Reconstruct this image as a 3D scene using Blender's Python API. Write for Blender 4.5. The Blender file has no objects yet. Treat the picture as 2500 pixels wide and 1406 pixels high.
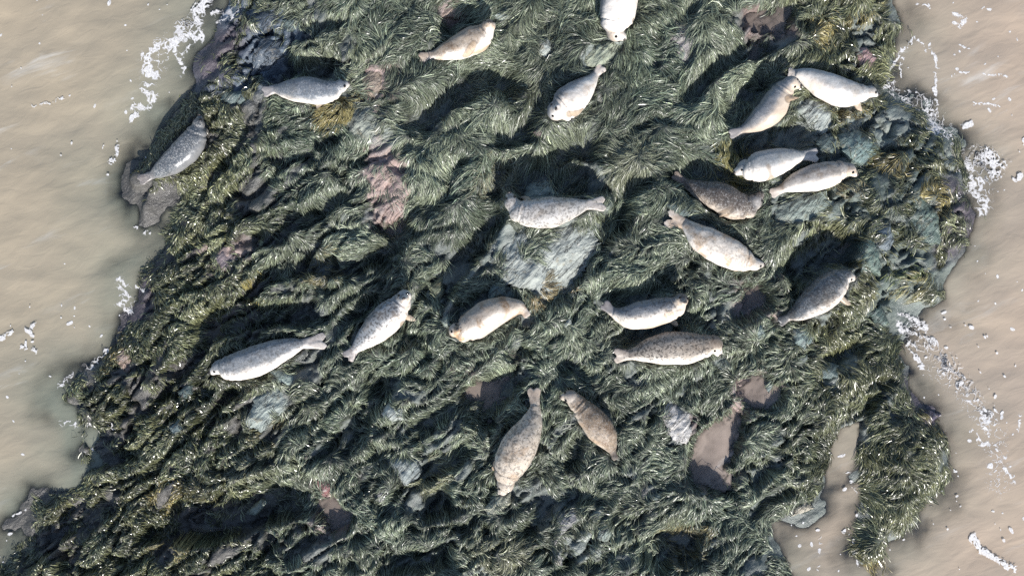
import bpy, math, random
import numpy as np
from mathutils import Vector

rng = np.random.default_rng(7)
random.seed(7)
scene = bpy.context.scene
C = scene.collection

# ------------------------------------------------------------------ camera, sky, sun, exposure
ZREF = 0.55                                   # mean height of the reef above the sea
CAMZ = ZREF + 15.0                            # a drone straight above
FPX = 15.0 * 156.25                           # focal length in photo pixels (2500 px = 16 m on the reef)
cam_d = bpy.data.cameras.new('camera')
cam = bpy.data.objects.new('camera', cam_d)
C.objects.link(cam)
cam.location = (0, 0, CAMZ)
cam.rotation_euler = (0, 0, 0)
cam_d.sensor_width = 36.0
cam_d.lens = 36.0 * FPX / 2500.0
cam_d.clip_start = 0.1
cam_d.clip_end = 1000
scene.camera = cam

SUN_AZ = math.radians(165)                    # compass bearing of the sun, from the bottom of the picture, a little right
SUN_EL = math.radians(34)
world = bpy.data.worlds.new('World')
scene.world = world
world.use_nodes = True
wn = world.node_tree
sky = wn.nodes.new('ShaderNodeTexSky')
sky.sky_type = 'NISHITA'
sky.sun_disc = False
sky.sun_elevation = SUN_EL
sky.sun_rotation = SUN_AZ
bg = wn.nodes['Background']
bg.inputs['Strength'].default_value = 0.125
wn.links.new(sky.outputs[0], bg.inputs['Color'])
sd = bpy.data.lights.new('sun', 'SUN')
sd.energy = 4.8
sd.angle = math.radians(0.5)
sd.color = (1.0, 0.965, 0.92)
sun = bpy.data.objects.new('sun', sd)
C.objects.link(sun)
sv = Vector((math.sin(SUN_AZ) * math.cos(SUN_EL), math.cos(SUN_AZ) * math.cos(SUN_EL), math.sin(SUN_EL)))
sun.rotation_euler = sv.to_track_quat('Z', 'Y').to_euler()
sun.location = sv * 30
scene.view_settings.view_transform = 'Standard'
scene.view_settings.look = 'None'
scene.view_settings.exposure = 0.50
scene.view_settings.gamma = 1.0
scene.view_settings.use_curve_mapping = False
scene.render.engine = 'CYCLES'
scene.cycles.use_denoising = False
scene.cycles.max_bounces = 6
scene.cycles.transparent_max_bounces = 12

# ------------------------------------------------------------------ small maths helpers
def sstep(a, b, x):
    t = np.clip((x - a) / (b - a), 0, 1)
    return t * t * (3 - 2 * t)

_T = {}
def pnoise(x, y, seed=0):
    """gradient noise, about -1..1"""
    if seed not in _T:
        r = np.random.default_rng(1000 + seed)
        a = r.random((256, 256)) * 2 * np.pi
        _T[seed] = (np.cos(a), np.sin(a))
    gx, gy = _T[seed]
    xi = np.floor(x).astype(np.int64); yi = np.floor(y).astype(np.int64)
    xf = x - xi; yf = y - yi
    u = xf * xf * xf * (xf * (xf * 6 - 15) + 10); v = yf * yf * yf * (yf * (yf * 6 - 15) + 10)
    def g(ix, iy, dx, dy):
        return gx[iy & 255, ix & 255] * dx + gy[iy & 255, ix & 255] * dy
    a = g(xi, yi, xf, yf); b = g(xi + 1, yi, xf - 1, yf)
    c = g(xi, yi + 1, xf, yf - 1); d = g(xi + 1, yi + 1, xf - 1, yf - 1)
    return 1.5 * ((a + u * (b - a)) + v * ((c + u * (d - c)) - (a + u * (b - a))))

def fbm(x, y, octv=4, seed=0, gain=0.5):
    s = 0; a = 1.0; t = 0
    for o in range(octv):
        s = s + a * pnoise(x * 2 ** o + 17.3 * o, y * 2 ** o - 9.1 * o, seed + o)
        t += a; a *= gain
    return s / t * 1.3

def sdist(px, py, poly, closed=True):
    """distance to a polyline, and inside (True) for a closed polygon"""
    P = np.asarray(poly, float)
    n = len(P)
    best = np.full(px.shape, 1e9); inside = np.zeros(px.shape, bool)
    for i in range(n if closed else n - 1):
        a = P[i]; b = P[(i + 1) % n]
        e = b - a; L = e @ e + 1e-12
        t = np.clip(((px - a[0]) * e[0] + (py - a[1]) * e[1]) / L, 0, 1)
        d = (px - a[0] - t * e[0]) ** 2 + (py - a[1] - t * e[1]) ** 2
        best = np.minimum(best, d)
        if closed:
            cond = (a[1] > py) != (b[1] > py)
            xs = a[0] + (py - a[1]) / (e[1] if abs(e[1]) > 1e-9 else 1e-9) * e[0]
            inside ^= cond & (px < xs)
    d = np.sqrt(best)
    return np.where(inside, d, -d) if closed else d

def w2p(x, y, z):
    return 1250 + FPX * x / (CAMZ - z), 703 - FPX * y / (CAMZ - z)

def p2w(u, v, z):
    s = (CAMZ - z) / FPX
    return (np.asarray(u, float) - 1250) * s, (703 - np.asarray(v, float)) * s

# ------------------------------------------------------------------ tags, meshes, materials
def tag(o, label=None, cat=None, group=None, kind=None):
    if label: o['label'] = label
    if cat: o['category'] = cat
    if group: o['group'] = group
    if kind: o['kind'] = kind
    return o

def mesh_np(name, verts, faces, mat=None, parent=None, smooth=True, attrs=None):
    """verts (n,3), faces (m,k) of one k -> one mesh object; attrs {name: (n,) float or (n,4) colour} on points"""
    verts = np.ascontiguousarray(verts, np.float32); faces = np.ascontiguousarray(faces, np.int32)
    me = bpy.data.meshes.new(name)
    m, k = faces.shape
    me.vertices.add(len(verts)); me.vertices.foreach_set('co', verts.ravel())
    me.loops.add(m * k); me.loops.foreach_set('vertex_index', faces.ravel())
    me.polygons.add(m)
    me.polygons.foreach_set('loop_start', np.arange(m, dtype=np.int32) * k)
    me.polygons.foreach_set('loop_total', np.full(m, k, np.int32))
    me.polygons.foreach_set('use_smooth', np.full(m, smooth, bool))
    me.update(calc_edges=True)
    for an, av in (attrs or {}).items():
        av = np.ascontiguousarray(av, np.float32)
        if av.ndim == 1:
            me.attributes.new(an, 'FLOAT', 'POINT').data.foreach_set('value', av)
        else:
            me.attributes.new(an, 'FLOAT_COLOR', 'POINT').data.foreach_set('color', av.ravel())
    if mat: me.materials.append(mat)
    o = bpy.data.objects.new(name, me)
    C.objects.link(o)
    if parent: o.parent = parent
    return o

def grid_faces(ny, nx):
    i = np.arange(ny * nx).reshape(ny, nx)
    return np.stack([i[:-1, :-1], i[:-1, 1:], i[1:, 1:], i[1:, :-1]], -1).reshape(-1, 4)

class NT:
    """terse node builder"""
    def __init__(self, name):
        self.m = bpy.data.materials.new(name); self.m.use_nodes = True
        self.t = self.m.node_tree; self.t.nodes.clear()
        self.out = self.t.nodes.new('ShaderNodeOutputMaterial')
    def n(self, typ, props=None, **ins):
        nd = self.t.nodes.new(typ)
        for k, v in (props or {}).items(): setattr(nd, k, v)
        for k, v in ins.items():
            key = int(k[1:]) if k[0] == '_' and k[1:].isdigit() else k.replace('_', ' ')
            self.set(nd.inputs[key], v)
        return nd
    def set(self, sock, v):
        if isinstance(v, bpy.types.NodeSocket): self.t.links.new(v, sock)
        elif isinstance(v, bpy.types.Node): self.t.links.new(v.outputs[0], sock)
        elif isinstance(v, (tuple, list)) and len(v) == 3 and sock.type == 'RGBA': sock.default_value = (*v, 1)
        else: sock.default_value = v
    def math(self, op, a, b=0.0, c=0.0, clamp=False):
        return self.n('ShaderNodeMath', {'operation': op, 'use_clamp': clamp}, _0=a, _1=b, _2=c).outputs[0]
    def mix(self, f, a, b, mode='MIX'):
        nd = self.t.nodes.new('ShaderNodeMix'); nd.data_type = 'RGBA'; nd.blend_type = mode
        self.set(nd.inputs[0], f); self.set(nd.inputs[6], a); self.set(nd.inputs[7], b)
        return nd.outputs[2]
    def ramp(self, x, lo, hi, a=0.0, b=1.0):
        return self.n('ShaderNodeMapRange', {'interpolation_type': 'SMOOTHSTEP'}, Value=x, From_Min=lo, From_Max=hi, To_Min=a, To_Max=b).outputs[0]
    def attr(self, name, out='Fac', kind='GEOMETRY'):
        return self.n('ShaderNodeAttribute', {'attribute_name': name, 'attribute_type': kind}).outputs[out]
    def noise(self, vec, scale, detail=3.0, rough=0.55, dist=0.0):
        return self.n('ShaderNodeTexNoise', None, Vector=vec, Scale=scale, Detail=detail, Roughness=rough, Distortion=dist).outputs[0]
    def pos(self, which='Object'):
        return self.n('ShaderNodeTexCoord').outputs[which]
    def mapping(self, vec, scale=(1, 1, 1), rot=(0, 0, 0)):
        if rot[2]: vec = self.n('ShaderNodeMapping', None, Vector=vec, Rotation=(0, 0, -abs(rot[2]))).outputs[0]
        return self.n('ShaderNodeMapping', None, Vector=vec, Scale=scale).outputs[0]
    def bump(self, h, strength, dist):
        return self.n('ShaderNodeBump', None, Height=h, Strength=strength, Distance=dist).outputs[0]
    def surf(self, s):
        self.t.links.new(s.outputs[0] if isinstance(s, bpy.types.Node) else s, self.out.inputs[0]); return self.m

# ------------------------------------------------------------------ the reef as heights
OUT = [(600, -400), (575, -120), (545, 0), (518, 40), (510, 85), (478, 130), (462, 190), (440, 240), (415, 265), (395, 300), (372, 345), (340, 400),
       (308, 430), (302, 475), (330, 530), (350, 555), (378, 540), (395, 500), (430, 470), (448, 475), (430, 520), (405, 560), (390, 605), (345, 640), (315, 660), (322, 700), (308, 760), (300, 800),
       (272, 840), (238, 880), (185, 905), (150, 945), (135, 990), (170, 1020), (190, 1045), (170, 1100), (200, 1140), (192, 1178), (140, 1195),
       (95, 1215), (62, 1250), (42, 1300), (15, 1360), (-40, 1430), (-80, 1600), (300, 1780), (900, 1830), (1700, 1800), (1990, 1600), (1950, 1406),
       (1938, 1360), (1905, 1310), (1892, 1272), (1950, 1266), (1992, 1244), (2020, 1190), (2038, 1105), (2084, 1085), (2102, 1180), (2110, 1235),
       (2108, 1280), (2085, 1310), (2075, 1350), (2092, 1385), (2128, 1398), (2150, 1378), (2162, 1330), (2205, 1310), (2228, 1268), (2272, 1220),
       (2300, 1200), (2312, 1180), (2330, 1095), (2318, 1060), (2272, 1010), (2242, 950), (2222, 900), (2205, 850), (2192, 800), (2212, 765),
       (2268, 750), (2318, 740), (2312, 700), (2330, 655), (2368, 618), (2392, 560), (2402, 520), (2375, 480), (2385, 425), (2352, 380), (2335, 335),
       (2300, 300), (2262, 255), (2205, 242), (2160, 225), (2178, 180), (2200, 105), (2216, 60), (2200, 0), (2180, -200), (2100, -400)]
X0, X1, Y0, Y1, ST = -10.6, 10.6, -7.0, 7.2, 0.033
gx = np.arange(X0, X1, ST); gy = np.arange(Y0, Y1, ST)
NX, NY = len(gx), len(gy)
X, Y = np.meshgrid(gx, gy)
U0, V0 = w2p(X, Y, 0.02)
jag = 9 * fbm(U0 / 60, V0 / 60, 4, 3) + 10 * fbm(U0 / 200, V0 / 200, 2, 8)
DO = (sdist(U0, V0, OUT) + jag - 4) / 152.0       # metres inside the shoreline
base = np.where(DO > 0, 0.05 * sstep(0, 0.3, DO) + 0.55 * (1 - np.exp(-np.maximum(DO, 0) / 1.25)) - 0.02, np.maximum(0.15 * DO - 0.02 - 0.45 * sstep(-0.3, -1.3, DO), -1.5 + 0.02 * DO))
base = base + np.where(DO < 0.15, 0.07 * sstep(0.15, -0.1, DO) * sstep(-1.3, -0.5, DO) * fbm(X * 1.7, Y * 1.7, 4, 12), 0)
U, V = w2p(X, Y, base)                        # photo position of every grid point

# ridges that run from lower left to upper right, as the strata do
ca, sa = math.cos(math.radians(38)), math.sin(math.radians(38))
A = X * ca + Y * sa; B = -X * sa + Y * ca
land = sstep(-0.35, 0.5, DO)
streaky = np.clip(sstep(1250, 950, U) * sstep(330, 480, V) + 0.55 * sstep(1150, 1300, V) + 0.25, 0, 1)
H = base + land * ((0.095 + 0.025 * streaky) * fbm(A * 0.5, B * (0.8 + 0.4 * streaky), 4, 20) + 0.035 * fbm(A * 1.6, B * 2.6, 3, 31))
rid = 1 - np.abs(fbm(A * 0.55 + 4, B * 1.5, 3, 44))
H -= land * 0.17 * streaky * sstep(0.87, 1.0, rid) * sstep(0.2, 0.8, DO)

SHX, SHY = -math.sin(SUN_AZ), math.cos(SUN_AZ)  # points from shadow caster to shadow, in photo axes (x right, y down)
GULLY = np.zeros_like(H)
# steps that throw the dark bands: the lit crest along the line, then the width of the band beyond it (photo pixels)
STEPS = [
    ([(1035, 350), (1060, 305), (1085, 280), (1122, 262), (1165, 252), (1180, 235), (1215, 230), (1245, 262)], 46),
    ([(1785, 395), (1830, 385), (1900, 372), (1985, 378)], 44), ([(1785, 325), (1830, 285), (1870, 238), (1915, 195)], 40),
    ([(1683, 281), (1719, 223), (1758, 180), (1802, 158), (1852, 130), (1876, 106)], 26),
    ([(1475, 640), (1505, 580), (1522, 536), (1556, 482), (1595, 440)], 40), ([(1200, 366), (1250, 360), (1315, 345)], 34),
    ([(1222, 500), (1235, 440), (1258, 390)], 32), ([(1355, 405), (1400, 378), (1470, 396)], 36), ([(1240, 485), (1300, 482), (1400, 484), (1470, 470)], 64),
    ([(1085, 760), (1146, 655), (1189, 607), (1225, 550), (1240, 505)], 40), ([(940, 680), (985, 620), (1010, 560)], 30),
    ([(594, 622), (641, 603), (695, 596), (715, 566), (774, 545), (828, 508), (885, 470)], 28),
    ([(540, 735), (612, 735), (660, 702), (720, 676), (792, 668), (839, 678), (900, 658), (985, 600)], 30),
    ([(505, 870), (520, 830), (570, 812), (650, 800), (780, 795)], 40), ([(440, 945), (475, 897), (508, 860)], 26),
    ([(500, 1085), (518, 1040), (554, 992), (585, 956)], 22), ([(360, 1330), (425, 1322), (522, 1334), (590, 1305), (690, 1272), (765, 1258)], 58),
    ([(170, 1400), (215, 1320), (262, 1268), (300, 1235)], 30), ([(75, 1395), (140, 1325), (200, 1290), (240, 1240)], 36), ([(225, 1150), (270, 1140), (312, 1130)], 56),
    ([(836, 1135), (886, 1062), (926, 1006), (951, 956), (972, 925)], 34), ([(1010, 1088), (1055, 1058), (1110, 1013), (1168, 988)], 30),
    ([(1020, 1194), (1070, 1168), (1110, 1143), (1172, 1108)], 30), ([(1045, 1275), (1080, 1265), (1118, 1254)], 40),
    ([(1410, 1160), (1420, 1100), (1436, 1060)], 24), ([(940, 1404), (1000, 1398), (1115, 1388)], 34), ([(1180, 1065), (1215, 1010), (1260, 960), (1285, 925)], 44),
    ([(2128, 1000), (2100, 1060), (2082, 1120)], 34), ([(1620, 1415), (1650, 1375), (1705, 1385)], 50), ([(1845, 1186), (1880, 1168), (1908, 1146)], 18),
    ([(640, 215), (700, 195), (830, 205)], 34), ([(478, 515), (540, 425), (590, 354), (608, 292), (642, 256)], 14),
    ([(665, 415), (700, 395), (772, 395)], 22), ([(770, 372), (830, 350)], 18), ([(756, 97), (862, 52)], 14), ([(1960, 720), (2015, 668), (2075, 650), (2112, 572)], 56),
    ([(1794, 796), (1850, 770), (1900, 752)], 28), ([(2170, 618), (2220, 614)], 12), ([(1640, 445), (1700, 458), (1780, 485), (1835, 505)], 46),
    ([(1640, 548), (1700, 560), (1760, 592)], 22), ([(1475, 745), (1520, 755), (1600, 745), (1655, 722)], 30), ([(1365, 740), (1412, 690), (1440, 648), (1455, 618)], 44),
    ([(1500, 885), (1560, 838), (1625, 815), (1720, 812)], 26), ([(330, 560), (360, 470), (380, 440)], 16), ([(700, 860), (760, 838)], 14),
    ([(1290, 1320), (1340, 1255), (1365, 1235)], 22), ([(1380, 1240), (1440, 1222), (1480, 1245)], 16), ([(560, 935), (640, 905), (700, 890)], 16),
    ([(1830, 1275), (1880, 1230), (1960, 1200)], 16), ([(1690, 1180), (1740, 1195), (1790, 1215)], 30), ([(2005, 905), (2070, 880), (2130, 850)], 18), ([(2125, 1010), (2160, 960), (2135, 930)], 22),
    ([(1600, 180), (1620, 120), (1610, 60)], 16), ([(1680, 110), (1690, 50), (1720, 0)], 20), ([(1310, 330), (1330, 250), (1330, 190)], 26), ([(1040, 545), (1090, 500), (1140, 470)], 18),
    ([(1105, 460), (1112, 425), (1150, 390)], 18), ([(930, 400), (1000, 370), (1020, 350)], 14), ([(1540, 330), (1600, 300), (1660, 310)], 16),
    ([(120, 1330), (160, 1300), (210, 1310)], 22), ([(740, 1330), (800, 1320), (860, 1300)], 16), ([(1455, 200), (1490, 150), (1520, 115)], 26), ([(1080, 100), (1130, 70), (1180, 50)], 30),
    ([(800, 850), (860, 790), (930, 740)], 22), ([(1120, 800), (1180, 745), (1250, 742)], 24), ([(1250, 895), (1275, 870), (1300, 880)], 18), ([(1360, 905), (1400, 915), (1440, 950)], 22),
    ([(1440, 990), (1480, 1010), (1500, 1050)], 14), ([(380, 990), (430, 935), (450, 900)], 18), ([(2080, 1230), (2110, 1160), (2100, 1120)], 14),
]
for line, wpx in STEPS:
    L = np.array(line, float); mg = 3.0 * wpx + 70
    ix = np.where((U[0] > L[:, 0].min() - mg) & (U[0] < L[:, 0].max() + mg))[0]; iy = np.where((V[:, NX // 2] > L[:, 1].min() - mg) & (V[:, NX // 2] < L[:, 1].max() + mg))[0]
    if len(ix) == 0 or len(iy) == 0: continue
    sl = np.s_[iy[0]:iy[-1] + 1, ix[0]:ix[-1] + 1]
    px = U[sl] + 7 * fbm(U[sl] / 45, V[sl] / 45, 3, 60); py = V[sl] + 7 * fbm(U[sl] / 45, V[sl] / 45, 3, 66)
    seg = np.hypot(*(L[1:] - L[:-1]).T); tot = seg.sum(); acc = np.concatenate([[0], np.cumsum(seg)])
    best = np.full(px.shape, 1e9); S = np.zeros(px.shape); T = np.zeros(px.shape)
    for i in range(len(L) - 1):
        e = (L[i + 1] - L[i]) / seg[i]
        t = np.clip((px - L[i, 0]) * e[0] + (py - L[i, 1]) * e[1], 0, seg[i])
        dx = px - L[i, 0] - t * e[0]; dy = py - L[i, 1] - t * e[1]
        d = np.hypot(dx, dy)
        nx_, ny_ = -e[1], e[0]
        if nx_ * SHX + ny_ * SHY < 0: nx_, ny_ = -nx_, -ny_
        sgn = np.where(dx * nx_ + dy * ny_ >= 0, 1.0, -1.0)
        m = d < best
        best = np.where(m, d, best); S = np.where(m, d * sgn, S); T = np.where(m, acc[i] + t, T)
    tap = np.clip(np.minimum(T, tot - T) / (0.22 * tot) + 0.35, 0, 1) * np.clip(1.4 - (best > 1e8), 0, 1)
    # keep the step from ending in a straight cut
    w = float(wpx); Dm = w / 156.0 / 1.48 * 1.6
    endd = np.where((T <= 0.01) | (T >= tot - 0.01), sstep(0.9 * w, 0.1 * w, best), 1.0)
    cut = sstep(-7, 5, S) * (1 - sstep(0.9 * w, 2.4 * w, S)) * tap * endd
    rise = np.exp(-(S / (0.9 * w + 18)) ** 2) * (S < 0) * 0.30 + (S >= 0) * 0.30 * (1 - sstep(-7, 5, S))
    H[sl] += land[sl] * Dm * (0.75 * rise * tap * endd - cut)
    GULLY[sl] = np.maximum(GULLY[sl], cut)

H = np.where(DO > 0.3, np.maximum(H, 0.035 + 0.25 * (H + 0.3).clip(0, 0.3) * sstep(0.3, 0.7, DO)), H)
# tide pools: (outline, depth of the water level under the surroundings, murk 0..1, colour)
POOLS = [
    ([(1680, 1150), (1692, 1080), (1725, 1040), (1770, 1018), (1800, 990), (1832, 1004), (1812, 1050), (1806, 1090), (1792, 1130), (1772, 1185), (1735, 1200), (1678, 1185)], 0.20, 1.0, 'rose grey murky tide pool opening between weed banks near the lower right'),
    ([(1808, 930), (1850, 915), (1900, 925), (1925, 950), (1910, 990), (1870, 1012), (1820, 1002), (1798, 975)], 0.12, 0.75, 'murky tide pool over pink crusted stones below a narrow grey rock'),
    ([(1120, 962), (1160, 932), (1215, 930), (1262, 890), (1250, 940), (1205, 1005), (1195, 1060), (1180, 1040), (1178, 990), (1150, 985)], 0.16, 0.8, 'brown tide pool in the dark gully beside the raised tail of a pale seal'),
    ([(758, 1195), (800, 1205), (840, 1240), (870, 1260), (850, 1292), (800, 1300), (772, 1260)], 0.12, 0.7, 'murky tide pool with red stones along its upper rim'),
    ([(915, 562), (960, 530), (1003, 515), (992, 560), (950, 582)], 0.12, 0.45, 'small shaded blue tide pool at the end of the pink crusted bed'),
    ([(1820, 30), (1880, 20), (1950, -5), (1962, 10), (1930, 60), (1900, 84), (1850, 62)], 0.10, 0.6, 'pink bottomed tide pool at the upper edge of the reef'),
    ([(1818, 702), (1860, 690), (1890, 710), (1870, 742), (1858, 762), (1818, 748)], 0.10, 0.45, 'clear shallow tide pool over broken pink stones'),
    ([(1826, 135), (1870, 98), (1892, 115), (1860, 142), (1838, 152)], 0.12, 0.5, 'small dark tide pool in the gully above two touching seals'),
    ([(448, 1305), (480, 1280), (522, 1290), (512, 1322), (470, 1332)], 0.14, 0.3, 'deep blue tide pool in the big shaded gully at the lower left'),
    ([(2030, 625), (2075, 598), (2085, 575), (2103, 590), (2080, 640), (2045, 650)], 0.12, 0.5, 'narrow tide pool in the shaded gully above the dark grey seal on the right'),
    ([(1508, 572), (1525, 505), (1545, 478), (1548, 520), (1520, 568)], 0.12, 0.2, 'thin strip of water in the crack right of the central slab'),
]
POOLD = []
for poly, dep, murk, lab in POOLS:
    P = np.array(poly, float); c = P.mean(0)
    m = (np.abs(U - c[0]) < 190) & (np.abs(V - c[1]) < 190)
    d = np.full(H.shape, -999.0); d[m] = sdist(U[m] + 13 * fbm(U[m] / 32, V[m] / 32, 4, 71), V[m] + 13 * fbm(U[m] / 32, V[m] / 32, 4, 76), poly)
    ring = m & (d > -40) & (d < 0)
    lev = max(np.percentile(H[ring], 25) - dep, 0.015)
    bed = lev - 0.02 - 0.13 * sstep(0, 30, d) * (0.75 + 0.5 * fbm(U / 30, V / 30, 3, 81))
    k = sstep(-10, 3, d)
    H = np.where(m, H * (1 - k) + np.minimum(bed, H) * k, H)
    POOLD.append((poly, lev, murk, lab, d))

def sample(G, x, y):
    fx = np.clip((np.asarray(x) - X0) / ST, 0, NX - 1.001); fy = np.clip((np.asarray(y) - Y0) / ST, 0, NY - 1.001)
    ix = fx.astype(int); iy = fy.astype(int); tx = fx - ix; ty = fy - iy
    return (G[iy, ix] * (1 - tx) + G[iy, ix + 1] * tx) * (1 - ty) + (G[iy + 1, ix] * (1 - tx) + G[iy + 1, ix + 1] * tx) * ty

def blur(G, n):
    k = np.hanning(2 * n + 3)[1:-1]; k /= k.sum()
    G = np.apply_along_axis(lambda r: np.convolve(np.pad(r, n, 'edge'), k, 'valid'), 1, G)
    return np.apply_along_axis(lambda r: np.convolve(np.pad(r, n, 'edge'), k, 'valid'), 0, G)

def onland(u, v, G=None):
    """photo pixel -> point on the reef"""
    z = np.full(np.shape(u), ZREF)
    for _ in range(4):
        x, y = p2w(u, v, z); z = sample(H if G is None else G, x, y)
    return x, y, z

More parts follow.
